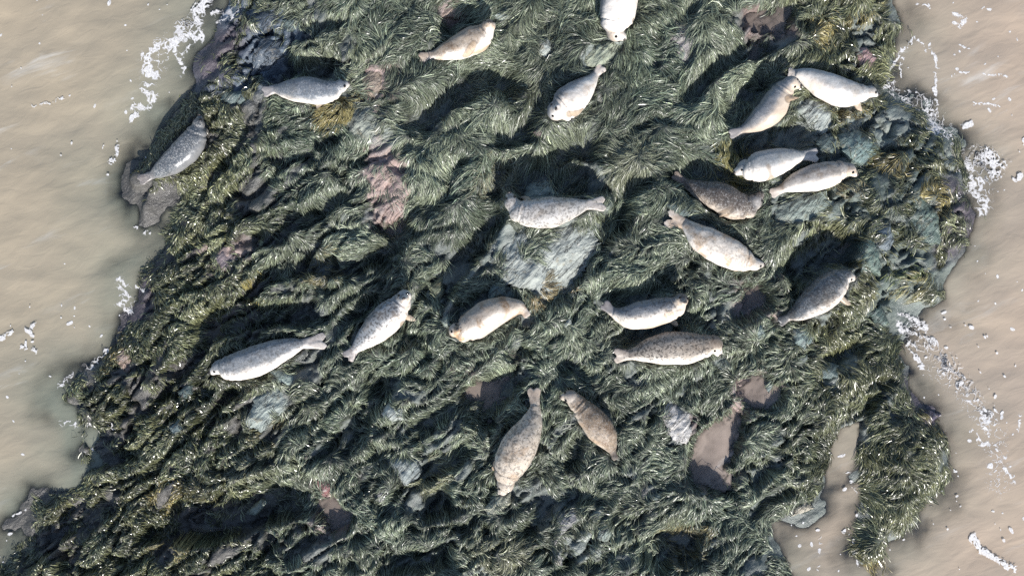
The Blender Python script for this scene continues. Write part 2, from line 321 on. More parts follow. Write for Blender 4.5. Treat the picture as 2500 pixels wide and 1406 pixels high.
# ------------------------------------------------------------------ the seals, as numbers
# spine tail -> head in photo pixels (x, y, half width, lift in m); head (x, y, radius, lift); nose = pixel the snout points to, and how far up it looks
GREY, DGREY, SILV, BROWN, TAN = (0.18, 0.19, 0.205), (0.080, 0.092, 0.105), (0.40, 0.40, 0.39), (0.095, 0.076, 0.062), (0.36, 0.26, 0.18)
CREAM, WHITE, PALE = (0.65, 0.58, 0.49), (0.76, 0.70, 0.63), (0.52, 0.47, 0.41)
SEALS = [
    dict(label='dark slate grey seal flecked with white, lying alone at the water edge on the left', sp=[(372, 427, 10, 0), (393, 414, 21, 0), (420, 396, 29, 0), (447, 373, 33, 0), (470, 345, 31, 0.02), (481, 320, 23, 0.06)],
         head=(485, 304, 16, 0.10), nose=(486, 287), up=0.1, tail=(341, 441), fan=9, dors=(-0.5, 0.3, 0.9), back=DGREY, belly=(0.20, 0.20, 0.20), spot=0.2, fleck=0.75, stain=0.0, rough=0.3, fl=[(498, 345, 508, 376, 0.0), (492, 308, 501, 318, 0)]),
    dict(label='grey backed seal with a white chest and one flipper hanging down, on the upper left', sp=[(671, 218, 9, 0), (692, 219, 19, 0), (722, 220, 28, 0), (758, 221, 32, 0), (790, 225, 29, 0), (813, 219, 23, 0.03)],
         head=(830, 211, 17, 0.06), nose=(850, 203), up=0.1, tail=(644, 225), fan=9, dors=(-0.35, 0.55, 0.95), back=(0.14, 0.16, 0.185), belly=WHITE, spot=0.25, fleck=0.45, stain=0.0, rough=0.42, fl=[(778, 245, 780, 277, 0.0)]),
    dict(label='brown and cream seal near the top with raised upturned head and broad shadow behind', sp=[(1056, 135, 9, 0), (1082, 128, 19, 0), (1112, 118, 28, 0), (1142, 105, 33, 0), (1168, 92, 32, 0.05), (1186, 76, 22, 0.13)],
         head=(1193, 64, 17, 0.20), nose=(1196, 58), up=0.85, tail=(1026, 142), fan=9, dors=(-0.35, 0.75, 0.5), back=(0.32, 0.26, 0.20), belly=WHITE, spot=0.4, fleck=0.3, stain=0.8, rough=0.6, fl=[(1165, 105, 1150, 122, 0.2)]),
    dict(label='white bellied seal cut off by the upper edge with a brown upside down head', sp=[(1545, -150, 9, 0), (1536, -110, 20, 0), (1526, -65, 33, 0), (1516, -15, 42, 0), (1508, 32, 43, 0), (1502, 62, 33, 0.02)],
         head=(1502, 80, 22, 0.02), nose=(1516, 94), up=0.3, tail=(1550, -185), fan=9, dors=(-0.5, 0.2, -0.8), back=GREY, belly=WHITE, spot=0.2, fleck=0.2, stain=0.35, rough=0.6, fl=[(1500, 45, 1536, 42, 0.40)], brownhead=0.8),
    dict(label='white seal on its back with grey mottled chest, near the yellowish cracked rock', sp=[(1454, 182, 9, 0), (1444, 196, 16, 0), (1430, 212, 25, 0), (1410, 230, 34, 0), (1388, 250, 39, 0), (1370, 265, 33, 0.03)],
         head=(1359, 271, 25, 0.05), nose=(1356, 272), up=0.9, tail=(1470, 164), fan=9, dors=(-0.8, 0.35, -0.3), back=GREY, belly=WHITE, spot=0.25, fleck=0.3, stain=0.5, rough=0.6, fl=[(1390, 240, 1404, 266, 0.36), (1378, 283, 1400, 278, 0.2)]),
    dict(label='tan bellied seal with blue grey back and one flipper held out', sp=[(1812, 318, 10, 0), (1832, 308, 18, 0), (1856, 293, 28, 0), (1883, 269, 34, 0), (1901, 240, 30, 0.02), (1917, 217, 23, 0.06)],
         head=(1930, 203, 18, 0.10), nose=(1948, 209), up=0.2, tail=(1783, 328), fan=8, dors=(-0.85, 0.45, 0.05), back=GREY, belly=(0.52, 0.43, 0.34), spot=0.1, fleck=0.35, stain=0.15, rough=0.45, fl=[(1912, 245, 1954, 237, 0.28)]),
    dict(label='white seal with a faint grey back lying nearest the water on the upper right', sp=[(1944, 180, 12, 0), (1962, 185, 19, 0), (1990, 197, 28, 0), (2030, 216, 35, 0), (2070, 229, 33, 0), (2103, 228, 21, 0)],
         head=(2124, 224, 16, 0.02), nose=(2145, 230), up=0.0, tail=(1927, 176), fan=9, dors=(0.35, 0.85, 0.2), back=(0.42, 0.42, 0.41), belly=WHITE, spot=0.15, fleck=0.2, stain=0.35, rough=0.6, fl=[(2085, 250, 2096, 262, 0.05)]),
    dict(label='white seal above a second pale seal, its round head at its left end', sp=[(1962, 380, 9, 0), (1942, 384, 18, 0), (1915, 390, 28, 0), (1882, 400, 35, 0), (1850, 408, 35, 0), (1829, 411, 28, 0)],
         head=(1820, 409, 21, 0.0), nose=(1808, 414), up=0.1, tail=(1995, 379), fan=13, dors=(-0.15, 0.9, 0.35), back=(0.32, 0.33, 0.33), belly=WHITE, spot=0.15, fleck=0.25, stain=0.1, rough=0.6, fl=[(1868, 398, 1874, 412, 0.30)]),
    dict(label='cream seal with two brown patches lying just below a whiter seal', sp=[(1911, 461, 10, 0), (1930, 451, 19, 0), (1955, 442, 27, 0), (1990, 434, 33, 0), (2026, 425, 31, 0), (2053, 416, 23, 0.03)],
         head=(2071, 414, 18, 0.05), nose=(2086, 422), up=0.15, tail=(1885, 473), fan=8, dors=(-0.1, 0.8, 0.35), back=(0.30, 0.28, 0.26), belly=(0.74, 0.68, 0.61), spot=0.15, fleck=0.2, stain=0.7, rough=0.6, fl=[(2030, 410, 2022, 430, 0.30), (2032, 448, 2020, 446, 0.04)], brownhead=0.3),
    dict(label='dark brown seal finely flecked with cream, the darkest of the group on the right', sp=[(1668, 443, 9, 0), (1690, 455, 17, 0), (1718, 468, 26, 0), (1757, 481, 35, 0), (1797, 501, 35, 0), (1828, 503, 27, 0)],
         head=(1842, 494, 20, 0.02), nose=(1852, 482), up=0.2, tail=(1644, 428), fan=8, dors=(0.3, 0.45, 0.75), back=BROWN, belly=(0.60, 0.52, 0.43), spot=0.55, fleck=0.65, stain=0.3, rough=0.5, fl=[(1790, 505, 1775, 516, 0.3)], greyhead=0.7),
    dict(label='white seal with wide spread hind flippers and faint brown patches, below the dark brown seal', sp=[(1673, 546, 12, 0), (1690, 561, 21, 0), (1712, 580, 31, 0), (1748, 602, 37, 0), (1790, 623, 35, 0), (1821, 637, 26, 0)],
         head=(1842, 645, 17, 0.0), nose=(1861, 644), up=0.0, tail=(1632, 531), fan=19, dors=(0.3, 0.5, 0.6), back=(0.54, 0.49, 0.43), belly=WHITE, spot=0.35, fleck=0.2, stain=0.8, rough=0.6, fl=[(1690, 585, 1695, 600, 0.0)]),
    dict(label='silver grey seal lying across the bare central slab, head turned up at its left end', sp=[(1430, 500, 13, 0), (1410, 505, 20, 0), (1380, 512, 30, 0), (1340, 519, 37, 0), (1296, 521, 33, 0), (1266, 514, 27, 0.02)],
         head=(1249, 496, 18, 0.05), nose=(1244, 474), up=0.1, tail=(1474, 497), fan=13, dors=(0.05, 0.3, 0.95), back=(0.40, 0.385, 0.365), belly=(0.72, 0.66, 0.58), spot=0.55, fleck=0.35, stain=0.25, rough=0.33, fl=[(1300, 492, 1284, 486, 0.0)]),
    dict(label='tan seal with its tail curled under, lying below the bare central slab', sp=[(1276, 752, 14, 0), (1258, 750, 21, 0), (1232, 754, 30, 0), (1195, 768, 37, 0), (1158, 792, 36, 0), (1128, 808, 27, 0)],
         head=(1112, 806, 18, 0.04), nose=(1118, 802), up=0.8, tail=(1288, 772), fan=6, dors=(-0.3, 0.95, 0.1), back=(0.36, 0.31, 0.26), belly=(0.70, 0.62, 0.53), spot=0.2, fleck=0.2, stain=0.95, rough=0.6, fl=[(1164, 780, 1184, 788, 0.33)], greyhead=0.5),
    dict(label='black speckled white seal with raised dark crowned head, left of the tan curled seal', sp=[(866, 852, 11, 0), (879, 839, 18, 0), (898, 822, 27, 0), (927, 795, 36, 0), (958, 764, 36, 0.02), (979, 739, 24, 0.09)],
         head=(986, 724, 19, 0.17), nose=(993, 734), up=0.85, tail=(848, 873), fan=12, dors=(-0.75, 0.5, 0.3), back=(0.23, 0.245, 0.26), belly=(0.76, 0.70, 0.64), spot=0.75, fleck=0.1, stain=0.4, rough=0.6, fl=[(955, 755, 972, 780, 0.30), (988, 772, 1000, 776, 0.04)], greyhead=0.4),
    dict(label='large white seal with a grey flecked back and fanned tail, lowest on the left', sp=[(736, 839, 13, 0), (714, 845, 21, 0), (682, 857, 29, 0), (634, 877, 37, 0), (583, 894, 34, 0), (552, 897, 27, 0)],
         head=(537, 895, 20, 0.0), nose=(518, 905), up=0.0, tail=(790, 832), fan=15, dors=(-0.15, 0.75, 0.6), back=(0.20, 0.215, 0.23), belly=WHITE, spot=0.45, fleck=0.35, stain=0.2, rough=0.6, fl=[(602, 905, 622, 912, 0.1)]),
    dict(label='smiling pale seal with raised head and lifted tail, curved like a boat', sp=[(1498, 763, 12, 0.06), (1514, 769, 20, 0.02), (1538, 773, 29, 0), (1576, 768, 34, 0), (1622, 758, 32, 0.03), (1652, 746, 24, 0.10)],
         head=(1664, 731, 17, 0.20), nose=(1667, 735), up=0.75, tail=(1474, 742), fan=9, dors=(-0.05, 0.95, 0.15), back=GREY, belly=(0.76, 0.68, 0.58), spot=0.6, fleck=0.2, stain=0.55, rough=0.6, fl=[(1630, 778, 1646, 788, 0.03)]),
    dict(label='black spotted cream seal with its head bent down at the right end', sp=[(1540, 866, 12, 0), (1560, 862, 20, 0), (1588, 856, 30, 0), (1632, 850, 39, 0), (1684, 849, 37, 0), (1722, 843, 27, 0)],
         head=(1744, 839, 21, 0.02), nose=(1754, 858), up=0.1, tail=(1503, 869), fan=13, dors=(0.0, 0.75, 0.65), back=(0.24, 0.21, 0.18), belly=(0.76, 0.70, 0.61), spot=0.9, fleck=0.35, stain=0.3, rough=0.6, fl=[(1702, 862, 1690, 880, 0.05)], brownhead=0.5),
    dict(label='big pale seal lying lengthwise with head to the bottom and tail flippers pointing up', sp=[(1306, 990, 11, 0.05), (1304, 1009, 18, 0.02), (1294, 1042, 31, 0), (1272, 1082, 42, 0), (1249, 1126, 41, 0), (1238, 1158, 30, 0)],
         head=(1235, 1179, 23, 0.0), nose=(1228, 1198), up=0.0, tail=(1303, 950), fan=11, dors=(0.35, 0.1, 0.9), back=(0.42, 0.36, 0.29), belly=(0.70, 0.62, 0.53), spot=0.6, fleck=0.5, stain=0.55, rough=0.6, fl=[(1214, 1120, 1207, 1140, 0.0), (1233, 1080, 1236, 1100, 0.33)]),
    dict(label='small brown seal with a pale head looking left, beside the big lengthwise seal', sp=[(1494, 1098, 11, 0), (1487, 1082, 21, 0), (1474, 1060, 31, 0), (1456, 1036, 34, 0), (1434, 1010, 29, 0.01), (1411, 986, 20, 0.05)],
         head=(1393, 968, 17, 0.09), nose=(1371, 969), up=0.05, tail=(1503, 1120), fan=5, darktail=1, dors=(0.55, 0.2, 0.8), back=(0.22, 0.165, 0.115), belly=(0.56, 0.48, 0.39), spot=0.55, fleck=0.5, stain=0.6, rough=0.6, fl=[(1440, 1005, 1446, 1035, 0.30), (1412, 1010, 1418, 1022, 0.0)], greyhead=0.6),
    dict(label='blue grey seal with a dark tail and brown speckled side, lowest on the right', sp=[(1930, 771, 12, 0), (1946, 764, 20, 0), (1968, 751, 29, 0), (1998, 729, 37, 0), (2029, 702, 37, 0), (2050, 683, 28, 0)],
         head=(2061, 675, 20, 0.0), nose=(2079, 676), up=0.0, tail=(1903, 787), fan=8, darktail=1, dors=(-0.6, 0.55, 0.6), back=DGREY, belly=(0.62, 0.56, 0.50), spot=0.6, fleck=0.35, stain=0.4, rough=0.33, fl=[(2046, 690, 2038, 705, 0.32), (2050, 728, 2060, 734, 0.0)]),
]
HB = blur(H, 5)
for s in SEALS:
    a = np.array(s['sp'] + [s['head']], float)
    s['path'] = np.vstack([[s['tail']], a[:, :2]])
    x, y, z = onland(a[:, 0], a[:, 1], HB)
    t = np.concatenate([[0], np.cumsum(np.hypot(np.diff(x), np.diff(y)))])
    wgt = a[:, 2]
    kf = np.polyfit(t, z, 1, w=wgt); kf[0] = np.clip(kf[0], -0.14, 0.14); kf[1] = np.average(z - kf[0] * t, weights=wgt) + 0.02
    s['ground'] = kf[0] * t + kf[1]; s['tl'] = t
    m = (np.abs(U - s['path'][:, 0].mean()) < 260) & (np.abs(V - s['path'][:, 1].mean()) < 260)
    # lay the rock level under the animal
    L = s['path']; best = np.full(m.sum(), 1e9); gz = np.zeros(m.sum()); hwv = np.zeros(m.sum())
    gg = np.concatenate([[s['ground'][0]], s['ground']]); hh = np.concatenate([[s['fan'] + 4], a[:, 2]])
    for i in range(len(L) - 1):
        e = L[i + 1] - L[i]; q = e @ e
        tt = np.clip(((U[m] - L[i, 0]) * e[0] + (V[m] - L[i, 1]) * e[1]) / q, 0, 1)
        d = np.hypot(U[m] - L[i, 0] - tt * e[0], V[m] - L[i, 1] - tt * e[1])
        c = d < best
        best = np.where(c, d, best); gz = np.where(c, gg[i] * (1 - tt) + gg[i + 1] * tt, gz); hwv = np.where(c, hh[i] * (1 - tt) + hh[i + 1] * tt, hwv)
    k = sstep(1.25 * hwv + 12, 0.75 * hwv + 3, best)
    H[m] = H[m] * (1 - k) + (gz - 0.015) * k
    s['near'] = (m, best - hwv)

# ------------------------------------------------------------------ bare rocks: outline, thickness, colour, wetness, label
PALE_R, GREEN_R, TEAL_R, SLATE_R, PINK_R, TAN_R, RED_R, WHITE_R = (0.37, 0.40, 0.37), (0.22, 0.26, 0.23), (0.10, 0.135, 0.13), (0.075, 0.095, 0.12), (0.36, 0.265, 0.235), (0.36, 0.30, 0.23), (0.19, 0.085, 0.085), (0.50, 0.48, 0.46)
ROCKS = [
    ([(1228, 552), (1300, 530), (1390, 535), (1452, 535), (1462, 590), (1440, 648), (1404, 698), (1362, 748), (1334, 742), (1308, 715), (1262, 705), (1222, 684), (1178, 640), (1204, 592)], .22, (0.33, 0.355, 0.33), .3, 'large angular grey green slab below the silver grey seal in the centre'),
    ([(1190, 735), (1192, 700), (1215, 684), (1262, 708), (1258, 740)], .12, TEAL_R, .4, 'teal rock in shade touching the back of the tan curled seal'),
    ([(1272, 485), (1290, 455), (1330, 443), (1362, 475), (1345, 492), (1290, 492)], .16, GREEN_R, .3, 'shaded knobbly rock rising behind the silver grey seal'),
    ([(1412, 140), (1450, 105), (1500, 98), (1522, 110), (1500, 150), (1472, 172), (1430, 168)], .12, (0.30, 0.33, 0.25), .3, 'cracked yellowish rock below the upside down brown head'),
    ([(1315, 97), (1340, 90), (1347, 120), (1335, 140), (1314, 135)], .08, PALE_R, .3, 'small pale upright block right of the brown and cream seal'),
    ([(1625, 55), (1650, 30), (1688, 60), (1700, 110), (1685, 170), (1650, 168), (1632, 110)], .06, (0.30, 0.28, 0.27), .3, 'long rosy grey rock streak surrounded by combed weed near the upper edge'),
    ([(1945, 258), (1985, 235), (2030, 260), (2040, 295), (2005, 332), (1965, 302)], .10, PALE_R, .3, 'pale angular rock below two touching seals'),
    ([(2042, 330), (2080, 316), (2130, 342), (2142, 380), (2100, 402), (2060, 388)], .14, (0.15, 0.21, 0.20), .6, 'smooth blue green boulder above the cream seal with brown patches'),
    ([(1988, 345), (2012, 326), (2040, 348), (2034, 385), (1998, 380)], .12, TEAL_R, .5, 'dark blue green block at the tail of the whiter of two seals'),
    ([(1882, 505), (1940, 482), (2010, 472), (2045, 500), (2000, 535), (1930, 550), (1885, 540)], .08, GREEN_R, .5, 'flat grey green ledge crossed by long cracks below the cream seal'),
    ([(1612, 498), (1640, 478), (1690, 490), (1716, 522), (1690, 538), (1645, 520)], .10, TEAL_R, .3, 'shaded rock between the dark brown seal and the spread hind flippers'),
    ([(2085, 592), (2120, 580), (2150, 620), (2142, 672), (2098, 662), (2072, 632)], .08, (0.13, 0.18, 0.155), .8, 'wet green slab right of the shaded gully, above the blue grey seal'),
    ([(2215, 490), (2270, 480), (2296, 540), (2288, 600), (2240, 602), (2212, 552)], .05, (0.14, 0.185, 0.16), .9, 'wide glistening green slab near the surf on the right'),
    ([(2138, 560), (2172, 540), (2182, 590), (2160, 622), (2140, 602)], .08, (0.16, 0.19, 0.21), .7, 'blue grey rock between two wet green slabs'),
    ([(615, 970), (660, 932), (705, 945), (712, 980), (680, 1022), (642, 1052), (605, 1042), (608, 1005)], .12, (0.30, 0.34, 0.31), .4, 'big pale green grey boulder below the large white seal on the left'),
    ([(655, 898), (690, 900), (722, 920), (715, 946), (682, 932)], .09, (0.27, 0.33, 0.30), .4, 'flat pale rock touching the belly of the large white seal on the left'),
    ([(930, 1002), (950, 982), (985, 995), (992, 1020), (950, 1032), (928, 1022)], .12, PALE_R, .4, 'grey block in the dark diagonal crack left of centre'),
    ([(935, 1120), (975, 1105), (1022, 1120), (1030, 1150), (1000, 1186), (962, 1160)], .09, (0.25, 0.28, 0.27), .4, 'split grey rock half under weed, below the dark diagonal crack'),
    ([(914, 1198), (938, 1190), (952, 1215), (930, 1226)], .08, WHITE_R, .3, 'small whitish stone peeping out of combed weed at lower centre'),
    ([(1182, 1240), (1210, 1206), (1246, 1200), (1250, 1225), (1216, 1256), (1196, 1276)], .09, (0.38, 0.38, 0.29), .3, 'yellowish slab under the nose of the big lengthwise seal'),
    ([(1610, 992), (1640, 975), (1680, 1010), (1692, 1050), (1670, 1082), (1640, 1072), (1618, 1030)], .09, WHITE_R, .8, 'whitish wet rock with red stains left of the rose grey pool'),
    ([(1358, 1262), (1400, 1236), (1411, 1265), (1372, 1302), (1350, 1332)], .10, (0.30, 0.29, 0.29), .4, 'long ridged grey stone at the head of a shaded hollow, bottom centre'),
    ([(1412, 1292), (1440, 1280), (1452, 1300), (1430, 1322), (1406, 1315)], .09, PALE_R, .4, 'broken pale stone in the middle of the stony patch, bottom centre'),
    ([(1458, 1286), (1486, 1275), (1497, 1300), (1476, 1322), (1456, 1311)], .10, GREEN_R, .4, 'rounded grey green stone at the right of the stony patch, bottom centre'),
    ([(1438, 1332), (1470, 1326), (1466, 1357), (1444, 1362)], .08, PALE_R, .4, 'pale stone under the rounded one in the stony patch, bottom centre'),
    ([(1349, 1342), (1370, 1335), (1371, 1376), (1351, 1372)], .10, WHITE_R, .3, 'small upright white stone below the stony patch, bottom centre'),
    ([(622, 122), (660, 82), (702, 110), (695, 140), (652, 172), (610, 182)], .07, SLATE_R, .8, 'broad blue slate slab on the upper left'),
    ([(690, 52), (730, 40), (728, 70), (700, 82)], .06, TEAL_R, .7, 'small blue green slate above the broad blue slab'),
    ([(622, 40), (690, 18), (682, 58), (645, 80)], .05, SLATE_R, .8, 'blue slate slab close to the foam on the upper left'),
    ([(545, 222), (605, 226), (618, 248), (570, 258), (540, 246)], .05, TEAL_R, .8, 'low blue green slab left of the grey backed seal'),
    ([(848, 282), (900, 252), (940, 290), (932, 332), (882, 362), (850, 330)], .06, (0.25, 0.27, 0.23), .3, 'flat grey green rock under the head of the grey backed seal'),
    ([(872, 180), (920, 160), (944, 205), (915, 242), (876, 225)], .05, (0.30, 0.24, 0.19), .3, 'tan rock to the right of the grey backed seal'),
    ([(905, 425), (940, 402), (960, 430), (935, 470), (912, 462)], .04, PINK_R, .4, 'upper small pink crusted rock in the bare hollow left of centre'),
    ([(948, 480), (985, 462), (1006, 490), (990, 530), (950, 545), (930, 520)], .05, PINK_R, .4, 'larger pink crusted rock at the lower end of the bare hollow left of centre'),
    ([(1040, 692), (1080, 680), (1087, 720), (1056, 746)], .06, (0.17, 0.19, 0.13), .6, 'olive wet rock between two seals below the centre'),
    ([(1102, 422), (1122, 415), (1136, 440), (1125, 480), (1107, 478)], .10, PALE_R, .3, 'narrow pale standing stone left of the silver grey seal'),
    ([(1452, 222), (1465, 218), (1476, 250), (1468, 263), (1456, 246)], .08, (0.26, 0.27, 0.25), .3, 'finger shaped grey stone right of the white seal on its back'),
    ([(1374, 790), (1392, 766), (1396, 790), (1378, 802)], .08, PALE_R, .3, 'small pointed pale stone left of the smiling seal'),
    ([(1076, 782), (1093, 768), (1103, 795), (1086, 802)], .09, (0.28, 0.32, 0.28), .3, 'small round stone at the head of the tan curled seal'),
    ([(2088, 122), (2114, 115), (2136, 145), (2122, 182), (2097, 165)], .07, (0.40, 0.26, 0.25), .9, 'glistening pink rock at the water edge, upper right'),
    ([(414, 1042), (440, 1020), (452, 1045), (430, 1066)], .07, (0.17, 0.22, 0.22), .5, 'blue grey stone among weed at the lower left'),
    ([(602, 1248), (640, 1214), (655, 1225), (628, 1257)], .10, (0.32, 0.37, 0.31), .3, 'pale pointed slab at the edge of the big shaded gully, lower left'),
    ([(1838, 806), (1858, 785), (1868, 820), (1848, 832)], .08, (0.20, 0.25, 0.23), .4, 'grey wedge left of the tail of the blue grey seal'),
    ([(1932, 802), (1960, 790), (1988, 820), (1960, 852), (1936, 840)], .07, (0.15, 0.20, 0.19), .6, 'green grey stone under the belly side of the blue grey seal'),
    ([(2122, 762), (2152, 740), (2166, 790), (2140, 812)], .06, (0.12, 0.165, 0.145), .8, 'green wet rock right of the blue grey seal'),
    ([(440, 955), (468, 920), (478, 960), (456, 982)], .09, TEAL_R, .5, 'shaded blue stone at the end of a crack on the lower left'),
    ([(1992, 905), (2010, 880), (2040, 890), (2042, 920), (2006, 926)], .06, TEAL_R, .8, 'dark blue wet rock in the hollow on the right'),
    ([(768, 1170), (800, 1158), (822, 1190), (790, 1212)], .06, RED_R, .7, 'dark red rock above the murky pool, lower left'),
    ([(1862, 937), (1880, 914), (1891, 935), (1871, 957)], .10, (0.20, 0.24, 0.23), .4, 'narrow grey rock standing at the top of a murky pool'),
    ([(1567, 1206), (1618, 1195), (1630, 1215), (1582, 1222)], .08, TEAL_R, .4, 'shaded flat rock in a hollow left of the rose grey pool'),
    ([(2296, 1010), (2262, 1000), (2230, 1020), (2255, 1045)], .04, (0.10, 0.085, 0.12), .8, 'purple wet rock at the water edge of the right hand reef arm'),
    ([(520, 625), (560, 590), (580, 625), (570, 670), (530, 660)], .05, (0.20, 0.16, 0.17), .8, 'wet purplish rock with pink crust on the left shore'),
    ([(1790, 1000), (1770, 985), (1800, 965), (1812, 990)], .04, PINK_R, .4, 'small pink crusted stone left of a murky pool'),
    ([(1985, 1235), (1930, 1258), (1945, 1235), (1965, 1222)], .05, (0.42, 0.38, 0.30), .6, 'cream stone at the water line of the muddy inlet'),
    ([(1335, 290), (1318, 310), (1300, 330), (1322, 338)], .05, (0.16, 0.12, 0.12), .6, 'dark reddish rock in the hollow below the white seal on its back'),
    ([(1640, 960), (1660, 945), (1670, 965)], .04, PALE_R, .4, 'tiny pale stone above the whitish wet rock'),
    ([(1740, 880), (1772, 868), (1790, 900), (1760, 915)], .05, GREEN_R, .4, 'grey green rock right of the black spotted cream seal'),
    ([(1060, 10), (1110, 0), (1150, 25), (1120, 50), (1075, 45)], .05, (0.34, 0.26, 0.22), .3, 'rosy flat rock behind the brown and cream seal'),
    ([(1200, 40), (1240, 20), (1262, 45), (1225, 58)], .08, (0.25, 0.29, 0.27), .4, 'grey rock beside the raised head of the brown and cream seal'),
    ([(280, 870), (310, 850), (330, 890), (300, 915)], .05, (0.30, 0.22, 0.18), .6, 'crusted tan rock under weed on the lower left shore'),
]
BARE = np.zeros_like(H)
for poly, th, colr, wet, lab in ROCKS:
    P = np.array(poly, float); c = P.mean(0)
    m = (np.abs(U - c[0]) < 150) & (np.abs(V - c[1]) < 150)
    d = sdist(U[m], V[m], poly)
    BARE[m] = np.maximum(BARE[m], sstep(-6, 8, d + 6 * fbm(U[m] / 18, V[m] / 18, 2, 88)))
for u_, v_, r_ in ((1312, 572, 40), (1338, 700, 24), (1466, 570, 26), (1212, 650, 20), (1290, 625, 22)):
    BARE *= 1 - sstep(r_, r_ * 0.55, np.hypot(U - u_, V - v_) + 10 * fbm(U / 20, V / 20, 2, 89))
# thin bare ground: (outline, amount)
BAREZ = [([(480, 20), (700, -20), (740, 60), (715, 160), (610, 240), (450, 230)], .66), ([(860, 150), (960, 130), (980, 250), (960, 300), (860, 260)], .5), ([(840, 240), (960, 240), (1010, 400), (1020, 530), (900, 560), (870, 380)], .72),
         ([(1900, 220), (2180, 240), (2340, 380), (2380, 520), (2300, 640), (2290, 760), (2120, 800), (2060, 560), (1880, 540)], .58), ([(1960, 860), (2100, 850), (2110, 950), (1980, 950)], .6), ([(2200, 230), (2320, 300), (2400, 520), (2320, 700), (2270, 560), (2230, 380)], .55), ([(130, 900), (250, 880), (200, 1040), (240, 1150), (150, 1170)], .5), ([(2180, 920), (2290, 960), (2320, 1080), (2250, 1040)], .6), ([(300, 640), (400, 640), (390, 820), (300, 800)], .4),
         ([(480, 600), (590, 580), (580, 700), (500, 700)], .45), ([(740, 1140), (850, 1150), (870, 1300), (760, 1310)], .5), ([(1790, 660), (1910, 640), (1910, 790), (1780, 790)], .5), ([(1780, 880), (1940, 900), (1930, 1030), (1780, 1010)], .5),
         ([(1200, 540), (1460, 540), (1440, 700), (1340, 760), (1170, 740), (1170, 640)], .0), ([(1340, 1230), (1510, 1210), (1510, 1380), (1340, 1390)], .5), ([(1000, 660), (1110, 660), (1110, 760), (1020, 760)], .5)]
for poly, amt in BAREZ:
    d = sdist(U, V, poly)
    BARE = np.maximum(BARE, amt * sstep(-25, 25, d + 22 * fbm(U / 40, V / 40, 3, 90)))

# ------------------------------------------------------------------ seaweed clumps: roots that the strands hang from
TUFTS = [
    (1195, 262, 'humped seaweed tuft whose crest throws a curved dark shadow, above centre'), (1130, 350, 'broad mound of combed weed below the humped tuft, above centre'),
    (1540, 400, 'long mane of straw green weed running down right of the central seal'), (1468, 575, 'weed curtain hanging over the right flank of the central slab'),
    (628, 700, 'golden rooted tuft at the end of a shaded crack on the left'), (1212, 440, 'pale bushy tuft above the head of the silver grey seal'),
    (800, 420, 'big rounded weed mound left of the pink crusted bed'), (600, 1140, 'smooth pale round weed mound at the lower left'),
    (420, 1345, 'golden brown tuft below the big shaded gully, lower left corner'), (275, 1225, 'shaggy tuft standing in the shallows at the lower left'),
    (825, 1105, 'fan of long strands spreading from a pinkish root, lower left of centre'), (2205, 650, 'bright green tuft at the water edge right of the wet green slabs'),
    (2085, 275, 'brown tuft spreading below the white seal nearest the water'), (1785, 402, 'mustard coloured round tuft left of a white seal\'s head'),
    (1345, 705, 'rust coloured tuft on the lower end of the central slab'), (1310, 580, 'weed fringe directly under the belly of the silver grey seal'),
    (1790, 1330, 'large rounded weed mound at the lower edge, left of the muddy inlet'), (1520, 690, 'curled mane above the lifted tail of the smiling seal'),
    (825, 272, 'yellow tuft under the chest of the grey backed seal'), (2085, 470, 'straw coloured tuft under the cream seal with brown patches'),
    (2180, 1160, 'thick tuft on the middle of the right hand reef arm'), (1960, 1110, 'glossy weed mound between the rose grey pool and the muddy inlet'),
    (1100, 1060, 'combed weed hummock left of the brown tide pool'), (930, 1170, 'long haired tuft left of the split grey rock'),
    (1480, 1120, 'tuft with a parting under the tail of the small brown seal'), (1240, 870, 'wide fan of fine strands above the raised tail flippers'), (690, 1345, 'flowing bank of striped weed at the lower edge, left of centre'),
    (1900, 590, 'spiky green tuft right of the seal with spread hind flippers'),
]
cx, cy = [], []
for u, v, _ in TUFTS:
    x, y, z = onland(float(u), float(v)); cx.append(float(x)); cy.append(float(y))
NT_ = len(TUFTS)
tries = rng.random((9000, 2)) * [X1 - X0, Y1 - Y0] + [X0, Y0]
tz = sample(DO, tries[:, 0], tries[:, 1])
uu, vv = w2p(tries[:, 0], tries[:, 1], ZREF)
for (x, y), d, u in zip(tries, tz, uu):
    if d < -0.12: continue
    r = 0.30 + 0.34 * random.random() if 850 < u < 1950 else 0.20 + 0.20 * random.random()
    q = np.array(cx) - x; w = np.array(cy) - y
    qa = (q * ca + w * sa) / 1.35; qb = (-q * sa + w * ca)
    if np.min(qa * qa + qb * qb) > r * r: cx.append(x); cy.append(y)
CX, CY = np.array(cx), np.array(cy)
def nearest(x, y):
    x = x.ravel(); y = y.ravel(); k1 = np.zeros(len(x), int); d1 = np.zeros(len(x)); d2 = np.zeros(len(x))
    ax, bx = (CX * ca + CY * sa) / 1.35, -CX * sa + CY * ca
    for i in range(0, len(x), 20000):
        pa = ((x[i:i + 20000] * ca + y[i:i + 20000] * sa) / 1.35).astype(np.float32); pb = (-x[i:i + 20000] * sa + y[i:i + 20000] * ca).astype(np.float32)
        D = (pa[:, None] - ax[None].astype(np.float32)) ** 2 + (pb[:, None] - bx[None].astype(np.float32)) ** 2
        p = np.argpartition(D, 1, axis=1)[:, :2]
        dd = np.take_along_axis(D, p, 1); o = dd[:, 0] <= dd[:, 1]
        k1[i:i + 20000] = np.where(o, p[:, 0], p[:, 1]); d1[i:i + 20000] = np.sqrt(dd.min(1)); d2[i:i + 20000] = np.sqrt(dd.max(1))
    return k1, d1, d2
wx = X + 0.07 * fbm(X * 3, Y * 3, 2, 101); wy = Y + 0.07 * fbm(X * 3, Y * 3, 2, 105)
k1, d1, d2 = nearest(wx, wy)
